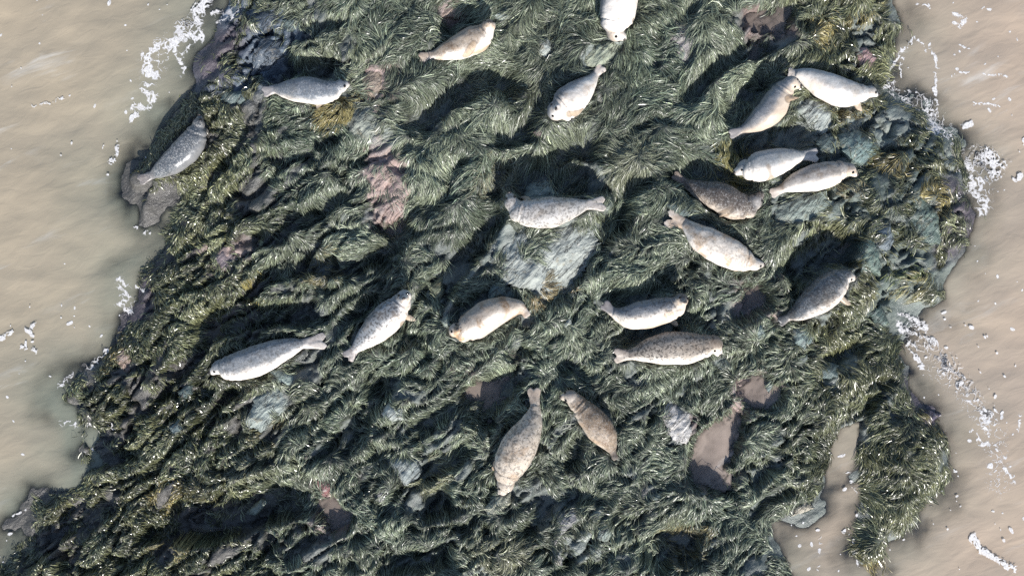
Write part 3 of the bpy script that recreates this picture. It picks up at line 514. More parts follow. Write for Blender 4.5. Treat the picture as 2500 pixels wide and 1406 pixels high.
k1 = k1.reshape(H.shape); d1 = d1.reshape(H.shape); d2 = d2.reshape(H.shape)
COV = sstep(-0.12, 0.10, DO + 0.16 * fbm(U / 45, V / 45, 4, 110)) * (1 - BARE)
patch = fbm(X * 1.1, Y * 1.1, 4, 115)
left = sstep(760, 420, U); right = sstep(1900, 2150, U) * sstep(950, 800, V)
COV *= 1 - np.clip(sstep(0.22, 0.5, patch) * 0.85 + (left * 0.35 + right * 0.4) * sstep(-0.1, 0.4, fbm(X * 1.9, Y * 1.9, 3, 118)), 0, 0.9)
COV *= 1 - 0.66 * sstep(0.35, 0.85, GULLY)
COV *= 1 - 0.62 * sstep(0.55, 0.0, DO) * sstep(-0.5, 0.25, fbm(X * 1.6, Y * 1.6, 3, 121))
face_ = fbm(A * 1.5 + 2, B * 3.0, 4, 127); FACE = sstep(0.24, 0.40, face_) * sstep(0.15, 0.4, DO)
SMOOTH = sstep(820, 980, U) * sstep(1900, 1720, U) * sstep(640, 480, V)
COV *= 1 - 0.86 * FACE * (1 - 0.75 * SMOOTH)
COV = sstep(0.24, 0.60, COV + 0.30 * fbm(X * 3.2, Y * 3.2, 3, 124) * (COV < 0.9) * (COV > 0.04))
for *_, d in POOLD: COV *= 1 - sstep(2, 12, d)
CH = (0.02 + 0.11 * rng.random(len(CX)) ** 1.5); CH[:NT_] = 0.13
dome = CH[k1] * np.clip(1 - (d1 / 0.42) ** 2, 0, 1) + 0.022 * sstep(0.0, 0.10, d2 - d1)
under = np.ones_like(H)
for s in SEALS:
    m, d = s['near']; under[m] = np.minimum(under[m], sstep(-5, 9, d))
HROCK = H.copy()
H = H + COV * dome * under * sstep(0.0, 0.6, DO)
crev = 1 - np.abs(fbm(A * 0.95 + 9, B * 1.9, 3, 133) * 1.3)
H -= land * 0.19 * (1 - 0.7 * SMOOTH) * sstep(0.84, 1.0, crev) * under * sstep(0.1, 0.5, DO) * (0.3 + 0.7 * sstep(-0.2, 0.3, fbm(X * 0.6, Y * 0.6, 2, 137)))
H += land * 0.012 * fbm(X * 7, Y * 7, 3, 130) * under
H += under * FACE * 0.05 * (0.4 + fbm(A * 2.2, B * 6.0, 3, 129)) - under * 0.10 * (1 - 0.8 * SMOOTH) * sstep(0.10, 0.22, face_) * (1 - sstep(0.22, 0.34, face_)) * sstep(0.15, 0.4, DO)
blk = fbm(A * 1.3 + 3, B * 2.8, 4, 145); H += sstep(0.2, 0.5, 1 - COV) * under * sstep(0.1, 0.55, DO) * (0.07 * np.round(blk * 3 + 0.3 * fbm(X * 6, Y * 6, 2, 147)) / 3 + 0.03 * np.abs(fbm(A * 3, B * 7, 3, 149)))

# ------------------------------------------------------------------ materials of the place
def reef_material():
    n = NT('reef_rock')
    p = n.pos('Object')
    col = n.attr('tint', 'Color')
    big = n.noise(n.mapping(p, (1.2, 3.0, 1), (0, 0, -0.66)), 1.6, 5, 0.62, 0.6)
    fine = n.noise(p, 26, 5, 0.7)
    c = n.mix(n.ramp(big, 0.35, 0.65), n.mix(1.0, col, (0.62, 0.62, 0.66), 'MULTIPLY'), col)
    crust = n.math('MULTIPLY', n.ramp(n.noise(p, 5.5, 6, 0.7, 0.5), 0.54, 0.62), n.attr('pink'))
    c = n.mix(crust, c, (0.36, 0.27, 0.24))
    c = n.mix(n.math('MULTIPLY', n.ramp(fine, 0.5, 0.75), 0.35), c, (0.30, 0.29, 0.26))
    b = n.bump(n.math('ADD', n.noise(p, 14, 6, 0.68), n.math('MULTIPLY', n.noise(n.mapping(p, (3, 12, 3), (0, 0, -0.66)), 2.2, 5, 0.6), 0.8)), 0.7, 0.035)
    bs = n.n('ShaderNodeBsdfPrincipled', None, Base_Color=c, Roughness=n.ramp(big, 0.3, 0.7, 0.26, 0.6), Normal=b)
    return n.surf(bs)

def rock_material():
    n = NT('bare_rock')
    p = n.pos('Object')
    oi = n.n('ShaderNodeObjectInfo')
    col = oi.outputs['Color']; wet = n.attr('wet', 'Fac', 'OBJECT')
    pv = n.n('ShaderNodeVectorMath', {'operation': 'ADD'}, _0=p, _1=oi.outputs['Location']).outputs[0]
    strata = n.noise(n.mapping(pv, (1.5, 9, 2), (0, 0, -0.8)), 2.0, 7, 0.66, 0.8)
    blot = n.noise(pv, 6, 6, 0.68, 0.3)
    c = n.mix(n.ramp(strata, 0.36, 0.66), n.mix(1.0, col, (0.66, 0.67, 0.68), 'MULTIPLY'), n.mix(1.0, col, (1.12, 1.11, 1.08), 'MULTIPLY'))
    c = n.mix(n.math('MULTIPLY', n.ramp(blot, 0.55, 0.68), 0.6), c, (0.16, 0.13, 0.075))
    c = n.mix(n.math('MULTIPLY', n.ramp(n.noise(pv, 17, 5, 0.7), 0.60, 0.68), 0.55), c, (0.52, 0.50, 0.46))
    rl = n.math('ABSOLUTE', n.math('SUBTRACT', n.noise(n.mapping(pv, (0.7, 4.2, 1), (0, 0, 0.86)), 1.7, 4, 0.6, 0.5), 0.5))
    crack = n.ramp(rl, 0.0, 0.016)
    c = n.mix(crack, n.mix(0.8, c, (0.02, 0.02, 0.02)), c)
    h = n.math('ADD', n.math('MULTIPLY', strata, 0.8), n.math('ADD', n.math('MULTIPLY', blot, 0.7), n.math('MULTIPLY', crack, 0.35)))
    b = n.bump(h, 0.9, 0.05)
    b = n.n('ShaderNodeBump', None, Height=n.noise(pv, 45, 4, 0.7), Strength=0.5, Distance=0.012, Normal=b).outputs[0]
    r = n.math('SUBTRACT', 0.68, n.math('MULTIPLY', wet, 0.45))
    bs = n.n('ShaderNodeBsdfPrincipled', None, Base_Color=c, Roughness=r, Normal=b)
    return n.surf(bs)

def weed_material():
    n = NT('rockweed')
    c = n.attr('tint', 'Color')
    p = n.pos('Object')
    c = n.mix(n.ramp(n.noise(p, 55, 2, 0.6), 0.4, 0.75), c, n.mix(1.0, c, (1.9, 1.85, 1.6), 'MULTIPLY'))
    bs = n.n('ShaderNodeBsdfPrincipled', None, Base_Color=c, Roughness=n.attr('dry'), Specular_IOR_Level=0.75)
    return n.surf(bs)

def water_material(name, mud_a, mud_b, scale=1.0):
    n = NT(name)
    p = n.pos('Object')
    big = n.noise(n.mapping(p, (0.25, 0.5, 1), (0, 0, -0.45)), 1.0, 4, 0.55, 0.7)
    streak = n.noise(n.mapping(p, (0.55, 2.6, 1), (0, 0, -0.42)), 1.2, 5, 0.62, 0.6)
    side = n.attr('side')
    mud = n.mix(side, n.mix(n.ramp(big, 0.3, 0.7), mud_a, n.mix(1.0, mud_a, (0.90, 0.92, 0.95), 'MULTIPLY')), n.mix(n.ramp(big, 0.3, 0.7), mud_b, n.mix(1.0, mud_b, (0.9, 0.93, 0.97), 'MULTIPLY')))
    mud = n.mix(n.math('MULTIPLY', n.math('MULTIPLY', n.ramp(streak, 0.56, 0.70), n.ramp(n.noise(p, 0.55, 2), 0.38, 0.58)), 0.34), mud, (0.60, 0.60, 0.58))  # pale wisps mixed into the mud colour to stand for sky reflected on waves
    mud = n.mix(n.attr('shoal'), mud, (0.20, 0.21, 0.165))
    h1 = n.noise(n.mapping(p, (0.7, 1.35, 1), (0, 0, 0.5)), 1.25, 2, 0.45, 0.6)
    h2 = n.noise(n.mapping(p, (0.8, 1.7, 1), (0, 0, 0.35)), 4.2, 2, 0.5, 0.7)
    b = n.bump(h1, 0.16, 0.22 * scale)
    b = n.n('ShaderNodeBump', None, Height=h2, Strength=0.22, Distance=0.035 * scale, Normal=b).outputs[0]
    dif = n.n('ShaderNodeBsdfDiffuse', None, Color=mud, Normal=b)
    tr = n.n('ShaderNodeBsdfTransparent', None, Color=(0.93, 0.96, 0.95))
    body = n.n('ShaderNodeMixShader', None, _0=n.attr('murk'), _1=tr, _2=dif)
    gl = n.n('ShaderNodeBsdfGlossy', None, Color=(1, 1, 1), Roughness=0.10, Normal=b)
    fr = n.n('ShaderNodeFresnel', None, IOR=1.33, Normal=b)
    return n.surf(n.n('ShaderNodeMixShader', None, _0=fr, _1=body, _2=gl))

M_REEF, M_ROCK, M_WEED = reef_material(), rock_material(), weed_material()
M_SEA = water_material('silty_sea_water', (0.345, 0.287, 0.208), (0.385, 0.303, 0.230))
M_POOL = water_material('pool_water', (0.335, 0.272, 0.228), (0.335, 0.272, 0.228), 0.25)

# ------------------------------------------------------------------ reef mesh
def zone(polys, soft=30, nz=20):
    r = np.zeros_like(H)
    for poly in polys:
        r = np.maximum(r, sstep(-soft, soft, sdist(U, V, poly) + nz * fbm(U / 35, V / 35, 3, 140)))
    return r
pink = zone([[(850, 150), (970, 130), (990, 260), (900, 300)], [(870, 340), (1010, 380), (1010, 540), (920, 560), (880, 460)], [(1800, 0), (1960, -20), (1950, 90), (1820, 80)], [(1790, 680), (1910, 670), (1900, 780), (1800, 780)],
             [(1790, 900), (1930, 910), (1920, 1020), (1780, 1010)], [(1680, 1020), (1810, 1020), (1800, 1190), (1680, 1180)], [(750, 1130), (860, 1150), (880, 1300), (760, 1310)], [(490, 590), (600, 580), (570, 710), (500, 690)],
             [(1040, 0), (1170, 0), (1100, 80)], [(1080, 890), (1260, 880), (1180, 970)], [(1480, 1200), (1560, 1200), (1540, 1290)]])
slate = zone([[(480, 20), (740, -60), (760, 60), (700, 170), (620, 240), (460, 240)]])
teal = zone([[(1980, 400), (2300, 300), (2320, 700), (2100, 820), (2050, 600)], [(1960, 880), (2080, 860), (2080, 940), (1980, 940)]])
purple = zone([[(290, 640), (400, 630), (390, 860), (290, 830)], [(2180, 900), (2310, 950), (2330, 1090), (2240, 1060)], [(2300, 420), (2400, 480), (2390, 600), (2290, 650)], [(480, 80), (620, 40), (560, 200), (470, 220)]])
tint = np.zeros(H.shape + (4,)); tint[..., 3] = 1
mid_ = sstep(520, 900, U)[..., None]
tint[..., :3] = np.array([0.085, 0.080, 0.070]) * (1 - mid_) + np.array([0.150, 0.170, 0.150]) * mid_
for wgt, colr in ((slate, (0.062, 0.084, 0.106)), (teal, (0.075, 0.093, 0.080)), (purple, (0.060, 0.050, 0.058)), (pink, (0.22, 0.165, 0.145))):
    tint[..., :3] = tint[..., :3] * (1 - wgt[..., None]) + np.array(colr) * wgt[..., None]
barec = sstep(0.25, 0.6, BARE)[..., None]
tint[..., :3] *= 1 + 0.5 * barec
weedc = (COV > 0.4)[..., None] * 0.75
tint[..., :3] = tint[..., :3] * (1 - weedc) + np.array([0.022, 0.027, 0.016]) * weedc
reef = mesh_np('reef', np.stack([X, Y, H], -1).reshape(-1, 3), grid_faces(NY, NX), M_REEF, attrs={'tint': tint.reshape(-1, 4), 'pink': (pink * (1 - 0.8 * (COV > 0.4))).ravel()})
tag(reef, 'long dark tidal reef of tilted weedy rock rising out of brown water', 'reef', kind='structure')

# ------------------------------------------------------------------ sea
sx = np.concatenate([[-160, -60, -25, -14], np.arange(X0, X1, 0.055), [14, 25, 60, 160]]); sy = np.concatenate([[-160, -60, -25, -12], np.arange(Y0, Y1, 0.055), [12, 25, 60, 160]])
SX, SY = np.meshgrid(sx, sy)
inb = (np.abs(SX) < 10.5) & (SY > Y0) & (SY < Y1)
sh = np.where(inb, sample(HROCK, SX, SY), -1.6); sdo = np.where(inb, sample(DO, SX, SY), -4.0)
swell = 0.022 * np.sin(1.9 * (SX * 0.45 + SY) + 1.2 * fbm(SX * 0.4, SY * 0.4, 2, 150)) + 0.03 * fbm(SX * 0.9, SY * 1.3, 3, 152)
SZ = swell * np.where(inb, 1, 0)
dep = np.maximum(SZ - sh, 0)
murk = 1 - np.exp(-dep / ((0.045 - 0.006 * sstep(1, 5, SX)) + 0.03 * fbm(SX * 1.2, SY * 1.2, 3, 155)))
murk = np.clip(murk, 0.0, 1)
shoal = np.clip(np.exp(-np.maximum(-sdo - 0.1, 0) / 0.7) * (0.9 + 0.5 * fbm(SX * 0.8, SY * 0.8, 3, 158)), 0, 1) * np.where(SX < 0, 1.0, 0.55)
f = grid_faces(len(sy), len(sx)); keep = (sh.ravel()[f] < 0.12).any(1); f = f[keep]
used, inv = np.unique(f, return_inverse=True)
vv = np.stack([SX, SY, SZ], -1).reshape(-1, 3)[used]
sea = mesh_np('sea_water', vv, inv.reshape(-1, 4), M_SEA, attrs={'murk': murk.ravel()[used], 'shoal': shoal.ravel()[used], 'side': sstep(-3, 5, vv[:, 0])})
tag(sea, 'silty beige brown sea water around the reef', 'sea', kind='structure')

for poly, lev, murk_, lab, d in POOLD:
    m = d > -16
    iy, ix = np.where(m)
    sl = np.s_[max(iy.min() - 1, 0):iy.max() + 2, max(ix.min() - 1, 0):ix.max() + 2]
    f = grid_faces(*X[sl].shape); dd = d[sl].ravel(); f = f[(dd[f] > -16).any(1)]
    used, inv = np.unique(f, return_inverse=True)
    c = [np.mean(X[sl].ravel()[used]), np.mean(Y[sl].ravel()[used])]
    vv = np.stack([X[sl].ravel()[used] - c[0], Y[sl].ravel()[used] - c[1], np.zeros(len(used))], -1)
    dpt = np.maximum(lev - H[sl].ravel()[used], 0)
    mk = np.clip((1 - np.exp(-dpt / 0.07)) * murk_ * (0.9 + 0.5 * fbm(vv[:, 0] * 2, vv[:, 1] * 2, 3, 160)), 0.03, 1)
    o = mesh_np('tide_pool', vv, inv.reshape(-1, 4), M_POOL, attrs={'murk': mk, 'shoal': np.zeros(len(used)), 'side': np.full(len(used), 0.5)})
    o.location = (c[0], c[1], lev)
    tag(o, lab, 'tide pool', 'tide pools in the reef', 'structure')

# ------------------------------------------------------------------ foam: thin clots and lace lying on the water
FOAM = [  # line, half width px, density
    ([(505, 2), (478, 28), (482, 58), (448, 66), (440, 60)], 20, .8), ([(490, 88), (440, 92), (410, 115), (388, 112), (357, 140), (362, 178), (382, 184)], 17, 1.0), ([(470, 100), (452, 128), (436, 136), (452, 165), (440, 188)], 7, .8),
    ([(372, 205), (350, 218), (376, 232), (358, 262), (328, 262)], 12, .9), ([(330, 282), (322, 290)], 9, .9), ([(284, 345), (285, 378), (270, 400)], 7, .9), ([(545, 40), (590, 14), (602, 30), (580, 42)], 15, .8), ([(600, 8), (612, 30)], 8, .7), ([(520, 35), (548, 30)], 8, .6),
    ([(2236, 88), (2204, 128), (2182, 158), (2164, 182)], 5, 1.0), ([(2232, 92), (2254, 108), (2260, 126)], 4, .9), ([(2206, 130), (2200, 186), (2180, 200), (2184, 224)], 5, .8), ([(2268, 108), (2290, 168), (2280, 215), (2292, 262), (2278, 302)], 6, .7), ([(2148, 212), (2200, 220), (2252, 232), (2284, 252)], 5, .6),
    ([(2255, 300), (2300, 322), (2306, 360), (2280, 345)], 22, .55), ([(2368, 398), (2415, 382), (2440, 402), (2405, 438), (2372, 446)], 26, .75), ([(2370, 450), (2385, 480), (2390, 520)], 12, .5), ([(2310, 380), (2340, 420), (2330, 480)], 22, .33),
    ([(2200, 766), (2228, 778), (2258, 802)], 11, 1.0), ([(2204, 772), (2196, 800), (2238, 815), (2292, 842)], 11, .8), ([(2226, 838), (2238, 872), (2250, 905)], 14, .65), ([(2290, 870), (2340, 900), (2380, 960)], 20, .38),
    ([(2375, 1310), (2398, 1345), (2436, 1366), (2478, 1392)], 9, 1.0), ([(2300, 900), (2350, 915)], 8, .8), ([(2390, 1000), (2412, 1022), (2420, 1010)], 9, .8), ([(2375, 1055), (2400, 1082), (2430, 1090)], 8, .8), ([(2430, 990), (2438, 1020), (2428, 1040)], 5, .9), ([(2455, 1140), (2465, 1165)], 6, .9), ([(2488, 1020), (2492, 1050)], 6, .9),
    ([(2332, 35), (2360, 48), (2345, 65)], 9, .8), ([(2400, 20), (2420, 22)], 6, .6), ([(2240, 10), (2262, 14)], 5, .8), ([(2335, 175), (2400, 178), (2460, 190)], 4, .6), ([(2380, 250), (2440, 262)], 4, .6), ([(2340, 110), (2365, 118)], 4, .8), ([(2200, 995), (2215, 1010), (2290, 1010)], 8, .5), ([(2250, 1090), (2255, 1130), (2245, 1160)], 10, .5),
    ([(300, 702), (312, 725), (292, 748), (318, 760)], 13, .6), ([(335, 700), (365, 712)], 8, .5), ([(0, 826), (28, 816)], 8, 1.0), ([(74, 800), (82, 792)], 6, .9), ([(52, 845), (60, 852)], 5, .9), ([(80, 852), (85, 856)], 6, .9), ([(345, 566), (362, 566), (330, 560)], 6, .6), ([(160, 925), (180, 910), (200, 908)], 5, .7), ([(155, 1030), (260, 1038)], 5, .55), ([(210, 1100), (228, 1096)], 5, .9),
    ([(78, 260), (130, 248), (172, 236)], 5, .5), ([(30, 1262), (60, 1244)], 4, .7), ([(2088, 1310), (2080, 1345), (2100, 1380)], 5, .7), ([(2050, 1115), (2066, 1108)], 4, .8), ([(2010, 1310), (2000, 1345), (1996, 1390)], 6, .35), ([(2060, 1300), (2075, 1302)], 4, .5), ([(2070, 1150), (2090, 1200)], 8, .35),
    ([(500, 700), (512, 690)], 4, .5), ([(490, 648), (504, 646)], 4, .8), ([(2240, 1262), (2225, 1290)], 4, .6), ([(2225, 1150), (2260, 1170), (2300, 1200)], 7, .35),
]
FOAM += [([(2240, 245), (2290, 300), (2320, 350), (2330, 400)], 45, .18), ([(2380, 380), (2400, 430), (2400, 500)], 34, .25), ([(2220, 790), (2260, 850), (2310, 880)], 40, .12), ([(2290, 900), (2360, 960), (2430, 1060), (2440, 1180)], 50, .08),
         ([(540, 45), (590, 20), (640, 25)], 24, .3), ([(460, 60), (410, 120), (360, 200)], 40, .12), ([(300, 690), (320, 750)], 26, .2), ([(140, 940), (210, 905), (260, 860)], 12, .3), ([(2160, 180), (2190, 230), (2240, 250)], 26, .15), ([(150, 1030), (200, 1036), (280, 1040)], 12, .3), ([(2300, 1060), (2250, 1110), (2280, 1190)], 20, .1)]
cells = []
def foam_cells(xa, xb, ya, yb, fn, st=0.009):
    xs = np.arange(xa, xb, st); ys = np.arange(ya, yb, st)
    a, b = np.meshgrid(xs, ys)
    val = fn(a, b); k = val > 0
    cells.append(np.stack([a[k], b[k], np.clip(val[k], 0, 1), np.full(k.sum(), st)], -1))
for line, wpx, den in FOAM:
    L = np.stack(p2w([q[0] for q in line], [q[1] for q in line], 0.02), -1); w = wpx / 152.0
    mg = w * 2.2
    def fn(a, b, L=L, w=w, den=den):
        aa = a + 0.05 * fbm(a * 5, b * 5, 3, 170); bb = b + 0.05 * fbm(a * 5, b * 5, 3, 176)
        d = sdist(aa, bb, L, False) / w
        lace = np.abs(fbm(a * 7, b * 7, 3, 181)); blob = fbm(a * 4.5, b * 4.5, 3, 187)
        env = np.exp(-d * d * 0.7)
        holes = sstep(0.40, 0.15, np.hypot((a * 9 + fbm(a * 6, b * 6, 2, 195)) % 1 - 0.5, (b * 9 + fbm(a * 6, b * 6, 2, 197)) % 1 - 0.5))
        solid = env * (0.45 + 0.62 * den + 0.95 * blob) - 0.74 - 0.55 * holes
        web = env * (0.55 + 0.5 * den) - 0.38 - 3.2 * lace
        return np.maximum(solid, web)
    foam_cells(L[:, 0].min() - mg, L[:, 0].max() + mg, L[:, 1].min() - mg, L[:, 1].max() + mg, fn)
# loose specks drifting
sp = []
for k in range(2300):
    x, y = rng.uniform(-9.2, 9.2), rng.uniform(-5.6, 5.6)
    d = float(sample(DO, x, y)); g = float(fbm(np.array(x * 0.5), np.array(y * 0.5), 3, 190))
    if d > -0.02 or rng.random() > 0.40 + 0.9 * g + (0.25 if x > 4 else 0): continue
    r = 0.008 + 0.022 * rng.random() ** 3 + (0.045 * rng.random() if rng.random() < (0.05 if x < 4 else 0.09) else 0)
    sp.append((x, y, r))
for x, y, r in sp:
    an = rng.uniform(0, 6.28); st = rng.uniform(1, 2.2); c_, s_ = math.cos(an), math.sin(an)
    def fn(a, b, x=x, y=y, r=r):
        p = ((a - x) * c_ + (b - y) * s_) / st; q = -(a - x) * s_ + (b - y) * c_
        return 1 - np.hypot(p, q) / r - 0.5 * pnoise(a * 14, b * 14, 193)
    foam_cells(x - 2.3 * r, x + 2.3 * r, y - 2.3 * r, y + 2.3 * r, fn, 0.008)
CC = np.concatenate(cells)
def hash_z(x, y): return (np.sin(x * 127.1 + y * 311.7) * 43758.5) % 1
top = np.maximum(sample(HROCK, CC[:, 0], CC[:, 1]), np.interp(0, [0], [0]))
swl = 0.022 * np.sin(1.9 * (CC[:, 0] * 0.45 + CC[:, 1]) + 1.2 * fbm(CC[:, 0] * 0.4, CC[:, 1] * 0.4, 2, 150)) + 0.03 * fbm(CC[:, 0] * 0.9, CC[:, 1] * 1.3, 3, 152)
zc = np.maximum(swl, np.minimum(top, 0.12)) + 0.003
hs = CC[:, 3] * 0.5 * 1.02
ox = np.array([-1, 1, 1, -1]); oy = np.array([-1, -1, 1, 1])
fa = np.repeat(sstep(-0.02, 0.20, CC[:, 2]), 4)
fv = np.stack([CC[:, 0:1] + ox * hs[:, None], CC[:, 1:2] + oy * hs[:, None], np.repeat(zc[:, None], 4, 1)], -1).reshape(-1, 3)
nf = NT('foam')
pp = nf.pos('Object')
fb = nf.n('ShaderNodeBsdfPrincipled', None, Base_Color=nf.mix(nf.ramp(nf.noise(pp, 30, 3), 0.4, 0.7), (0.62, 0.60, 0.58), (0.80, 0.79, 0.78)), Roughness=0.5)
M_FOAM = nf.surf(nf.n('ShaderNodeMixShader', None, _0=nf.math('MULTIPLY', nf.attr('thick'), nf.ramp(nf.noise(pp, 42, 3, 0.6), 0.30, 0.52, 0.45, 0.95)), _1=nf.n('ShaderNodeBsdfTransparent'), _2=fb))
foam = mesh_np('sea_foam', fv, np.arange(len(fv)).reshape(-1, 4), M_FOAM, attrs={'thick': fa})
tag(foam, 'white lacy sea foam and loose flecks drifting on the brown water', 'foam', kind='stuff')

# ------------------------------------------------------------------ bare rocks
def make_rock(poly, th, colr, wet, lab, seed):
    r = np.random.default_rng(seed)
    P = np.array(poly, float); c = P.mean(0)
    x, y, z = onland(P[:, 0], P[:, 1], HROCK); cxw, cyw, _ = onland(c[0], c[1], HROCK)
    # dense outline with chipped corners
    n = 64 if len(poly) < 12 else 140
    Q = np.stack([x - cxw, y - cyw], -1)
    seg = np.vstack([Q, Q[:1]]); Ls = np.concatenate([[0], np.cumsum(np.hypot(*np.diff(seg, axis=0).T))])
    tt = np.linspace(0, Ls[-1], n, endpoint=False)
    ol = np.stack([np.interp(tt, Ls, seg[:, 0]), np.interp(tt, Ls, seg[:, 1])], -1)
    ol0 = ol.copy()
    ol *= (1 + 0.05 * r.standard_normal(n) * 0.8)[:, None] * (1 + 0.06 * np.sin(tt / Ls[-1] * 2 * np.pi * r.integers(4, 8) + r.random() * 6) + (0.16 if n == 64 else 0.06) * fbm((ol[:, 0] + cxw) * 4, (ol[:, 1] + cyw) * 4, 3, 205))[:, None]
    size = np.sqrt(np.mean(ol ** 2) * 2)
    rs = np.concatenate([[0.04], np.linspace(0.12, 0.92, 13 if n == 64 else 30), [0.98, 1.02, 1.05]])
    kf_ = (np.clip(rs, 0, 1) ** 4)[:, None]
    vx = rs[:, None] * (ol0[None, :, 0] * (1 - kf_) + ol[None, :, 0] * kf_); vy = rs[:, None] * (ol0[None, :, 1] * (1 - kf_) + ol[None, :, 1] * kf_)
    th = th * 1.25; g = sample(blur_rock, vx + cxw, vy + cyw)
    zb = np.percentile(g[:15], 60)
    an = math.radians(40 + r.uniform(-10, 15)); q = -(vx * math.sin(an)) + vy * math.cos(an); pq = vx * math.cos(an) + vy * math.sin(an)
    lay = q / 0.10 + 0.8 * fbm((vx + cxw) * 2.2, (vy + cyw) * 2.2, 3, 200)
    ter = np.floor(lay) + sstep(0.55, 1.0, lay - np.floor(lay))
    tilt = (r.uniform(-0.06, 0.06), r.uniform(-0.16, 0.02))
    zz = 0.85 * zb + 0.15 * g + th * (1 - 0.55 * rs[:, None] ** 3) + tilt[0] * vx + tilt[1] * vy
    fac = np.full(vx.shape, 9.0)
    for _ in range(5):
        a_ = r.uniform(0, 2 * math.pi); sl_ = r.uniform(0.05, 0.38); off = r.uniform(0.0, 0.35) * size * sl_ + 0.012
        fac = np.minimum(fac, off - sl_ * (vx * math.cos(a_) + vy * math.sin(a_)))
    zz += np.clip(fac, -0.16, 0.05) * min(1.0, th / 0.06)
    zz += min(1.0, size / 0.3) * (0.010 * (ter - lay) + 0.05 * fbm((vx + cxw) * 3, (vy + cyw) * 3, 4, 210) + 0.035 * np.abs(fbm(pq * 2 + seed, q * 5, 3, 215)))
    zz[-2] -= 0.10; zz[-1] = np.minimum(zz[-1], g[-1]) - 0.25
    zo = float(zb)
    bx = np.where((gx > cxw + vx.min()) & (gx < cxw + vx.max()))[0]; by = np.where((gy > cyw + vy.min()) & (gy < cyw + vy.max()))[0]
    if len(bx) and len(by):
        sl = np.s_[by[0]:by[-1] + 1, bx[0]:bx[-1] + 1]
        D2 = (X[sl].ravel()[:, None] - cxw - vx[:-2].ravel()[None]) ** 2 + (Y[sl].ravel()[:, None] - cyw - vy[:-2].ravel()[None]) ** 2
        nn_ = D2.argmin(1); HR = np.where(np.sqrt(D2.min(1)) < 0.05, zz[:-2].ravel()[nn_], -9).reshape(X[sl].shape)
        H[sl] = np.maximum(H[sl], HR - 0.004)
    V3 = np.stack([vx, vy, zz - zo], -1).reshape(-1, 3)
    ctr = np.array([[0, 0, zz[0].mean() - zo]])
    i = np.arange(len(rs) * n).reshape(len(rs), n); j = np.roll(i, -1, 1)
    f = np.stack([i[:-1], i[1:], j[1:], j[:-1]], -1).reshape(-1, 4)
    cap = np.stack([np.full(n, len(V3)), i[0], j[0], j[0]], -1)
    me = bpy.data.meshes.new('rock')
    me.from_pydata(np.vstack([V3, ctr]).tolist(), [], f.tolist() + [list(t[:3]) for t in cap])
    me.polygons.foreach_set('use_smooth', np.zeros(len(me.polygons), bool)); me.update()
    me.materials.append(M_ROCK)
    o = bpy.data.objects.new('rock', me); C.objects.link(o)
    o.location = (float(cxw), float(cyw), zo); o.color = (*colr, 1); o['wet'] = float(wet)
    tag(o, lab, 'rock', 'bare rocks showing through the weed')
blur_rock = blur(HROCK, 3)
for i, r_ in enumerate(ROCKS): make_rock(*r_, seed=300 + i)

# ------------------------------------------------------------------ seaweed strands
HS = blur(H, 4)
GYs, GXs = np.gradient(HS, ST)
fl1 = fbm(X * 0.7, Y * 0.7, 2, 230) * math.pi * 1.5 - 1.7 + 1.5 * fbm(X * 2.4, Y * 2.4, 2, 234)
N = 680000
px_ = rng.uniform(-8.9, 8.9, N); py_ = rng.uniform(-5.3, 5.6, N)
cv = sample(COV * under, px_, py_)
k_ = rng.random(N) < cv * 0.98
px_, py_ = px_[k_], py_[k_]
N = len(px_)
kk, _, _ = nearest(px_ + 0.05 * rng.standard_normal(N), py_ + 0.05 * rng.standard_normal(N))
uu, vv = w2p(px_, py_, ZREF)
lft = sstep(800, 450, uu)
Ln = rng.uniform(0.09, 0.24, N) * (1 - 0.35 * lft) * (1 + 0.4 * sample(SMOOTH, px_, py_))
# clump roots sit uphill of the middle of the clump
gxr, gyr = sample(GXs, CX, CY), sample(GYs, CX, CY)
nrm = np.hypot(gxr, gyr) + 0.15
RX, RY = CX + 0.12 * gxr / nrm, CY + 0.12 * gyr / nrm
clump_dir = rng.uniform(0, 2 * math.pi, len(CX))
far_ = (kk < NT_) & (np.hypot(px_ - CX[kk], py_ - CY[kk]) > np.where(kk == 9, 0.24, 0.38)); kk = np.where(far_, NT_ + (np.arange(N) % 3), kk)
RX[NT_:NT_ + 3] += 0
rxd, ryd = px_ - RX[kk], py_ - RY[kk]
rl = np.hypot(rxd, ryd) + 1e-3
rxd, ryd = rxd / rl, ryd / rl
rw = np.where(kk < NT_, 0.8, 0.05 + 0.5 * rng.random(len(CX))[kk] ** 2) * sstep(0, 0.14, rl)
jit = rng.normal(0, 0.20, N) + rng.normal(0, 0.25, N) * lft
pts = []; x, y = px_.copy(), py_.copy()
NSEG = 3
curl = rng.normal(0, 0.55, N)
for s in range(NSEG + 1):
    gx_, gy_ = sample(GXs, x, y), sample(GYs, x, y); gl = np.hypot(gx_, gy_)
    a = sample(fl1, x, y)
    dx = rw * rxd - 0.75 * gx_ / (0.30 + gl) + 1.15 * np.cos(a) + 0.5 * np.cos(clump_dir[kk]); dy = rw * ryd - 0.75 * gy_ / (0.30 + gl) + 1.15 * np.sin(a) + 0.5 * np.sin(clump_dir[kk])
    th = np.arctan2(dy, dx) + jit + curl * (s - 1.5) * 0.35
    pts.append((x, y, np.cos(th), np.sin(th)))
    x = x + np.cos(th) * Ln / NSEG; y = y + np.sin(th) * Ln / NSEG
lift = rng.gamma(1.6, 0.013, N) + 0.004
prof = [0.1, 0.9, 1.0, 0.55]; wprof = [0.75, 1.05, 1.0, 0.3]
wid = rng.uniform(0.0022, 0.0054, N) * (1 + 0.35 * lft)
roll = rng.normal(0, 0.6, N)
Vs = np.zeros((N, NSEG + 1, 2, 3), np.float32)
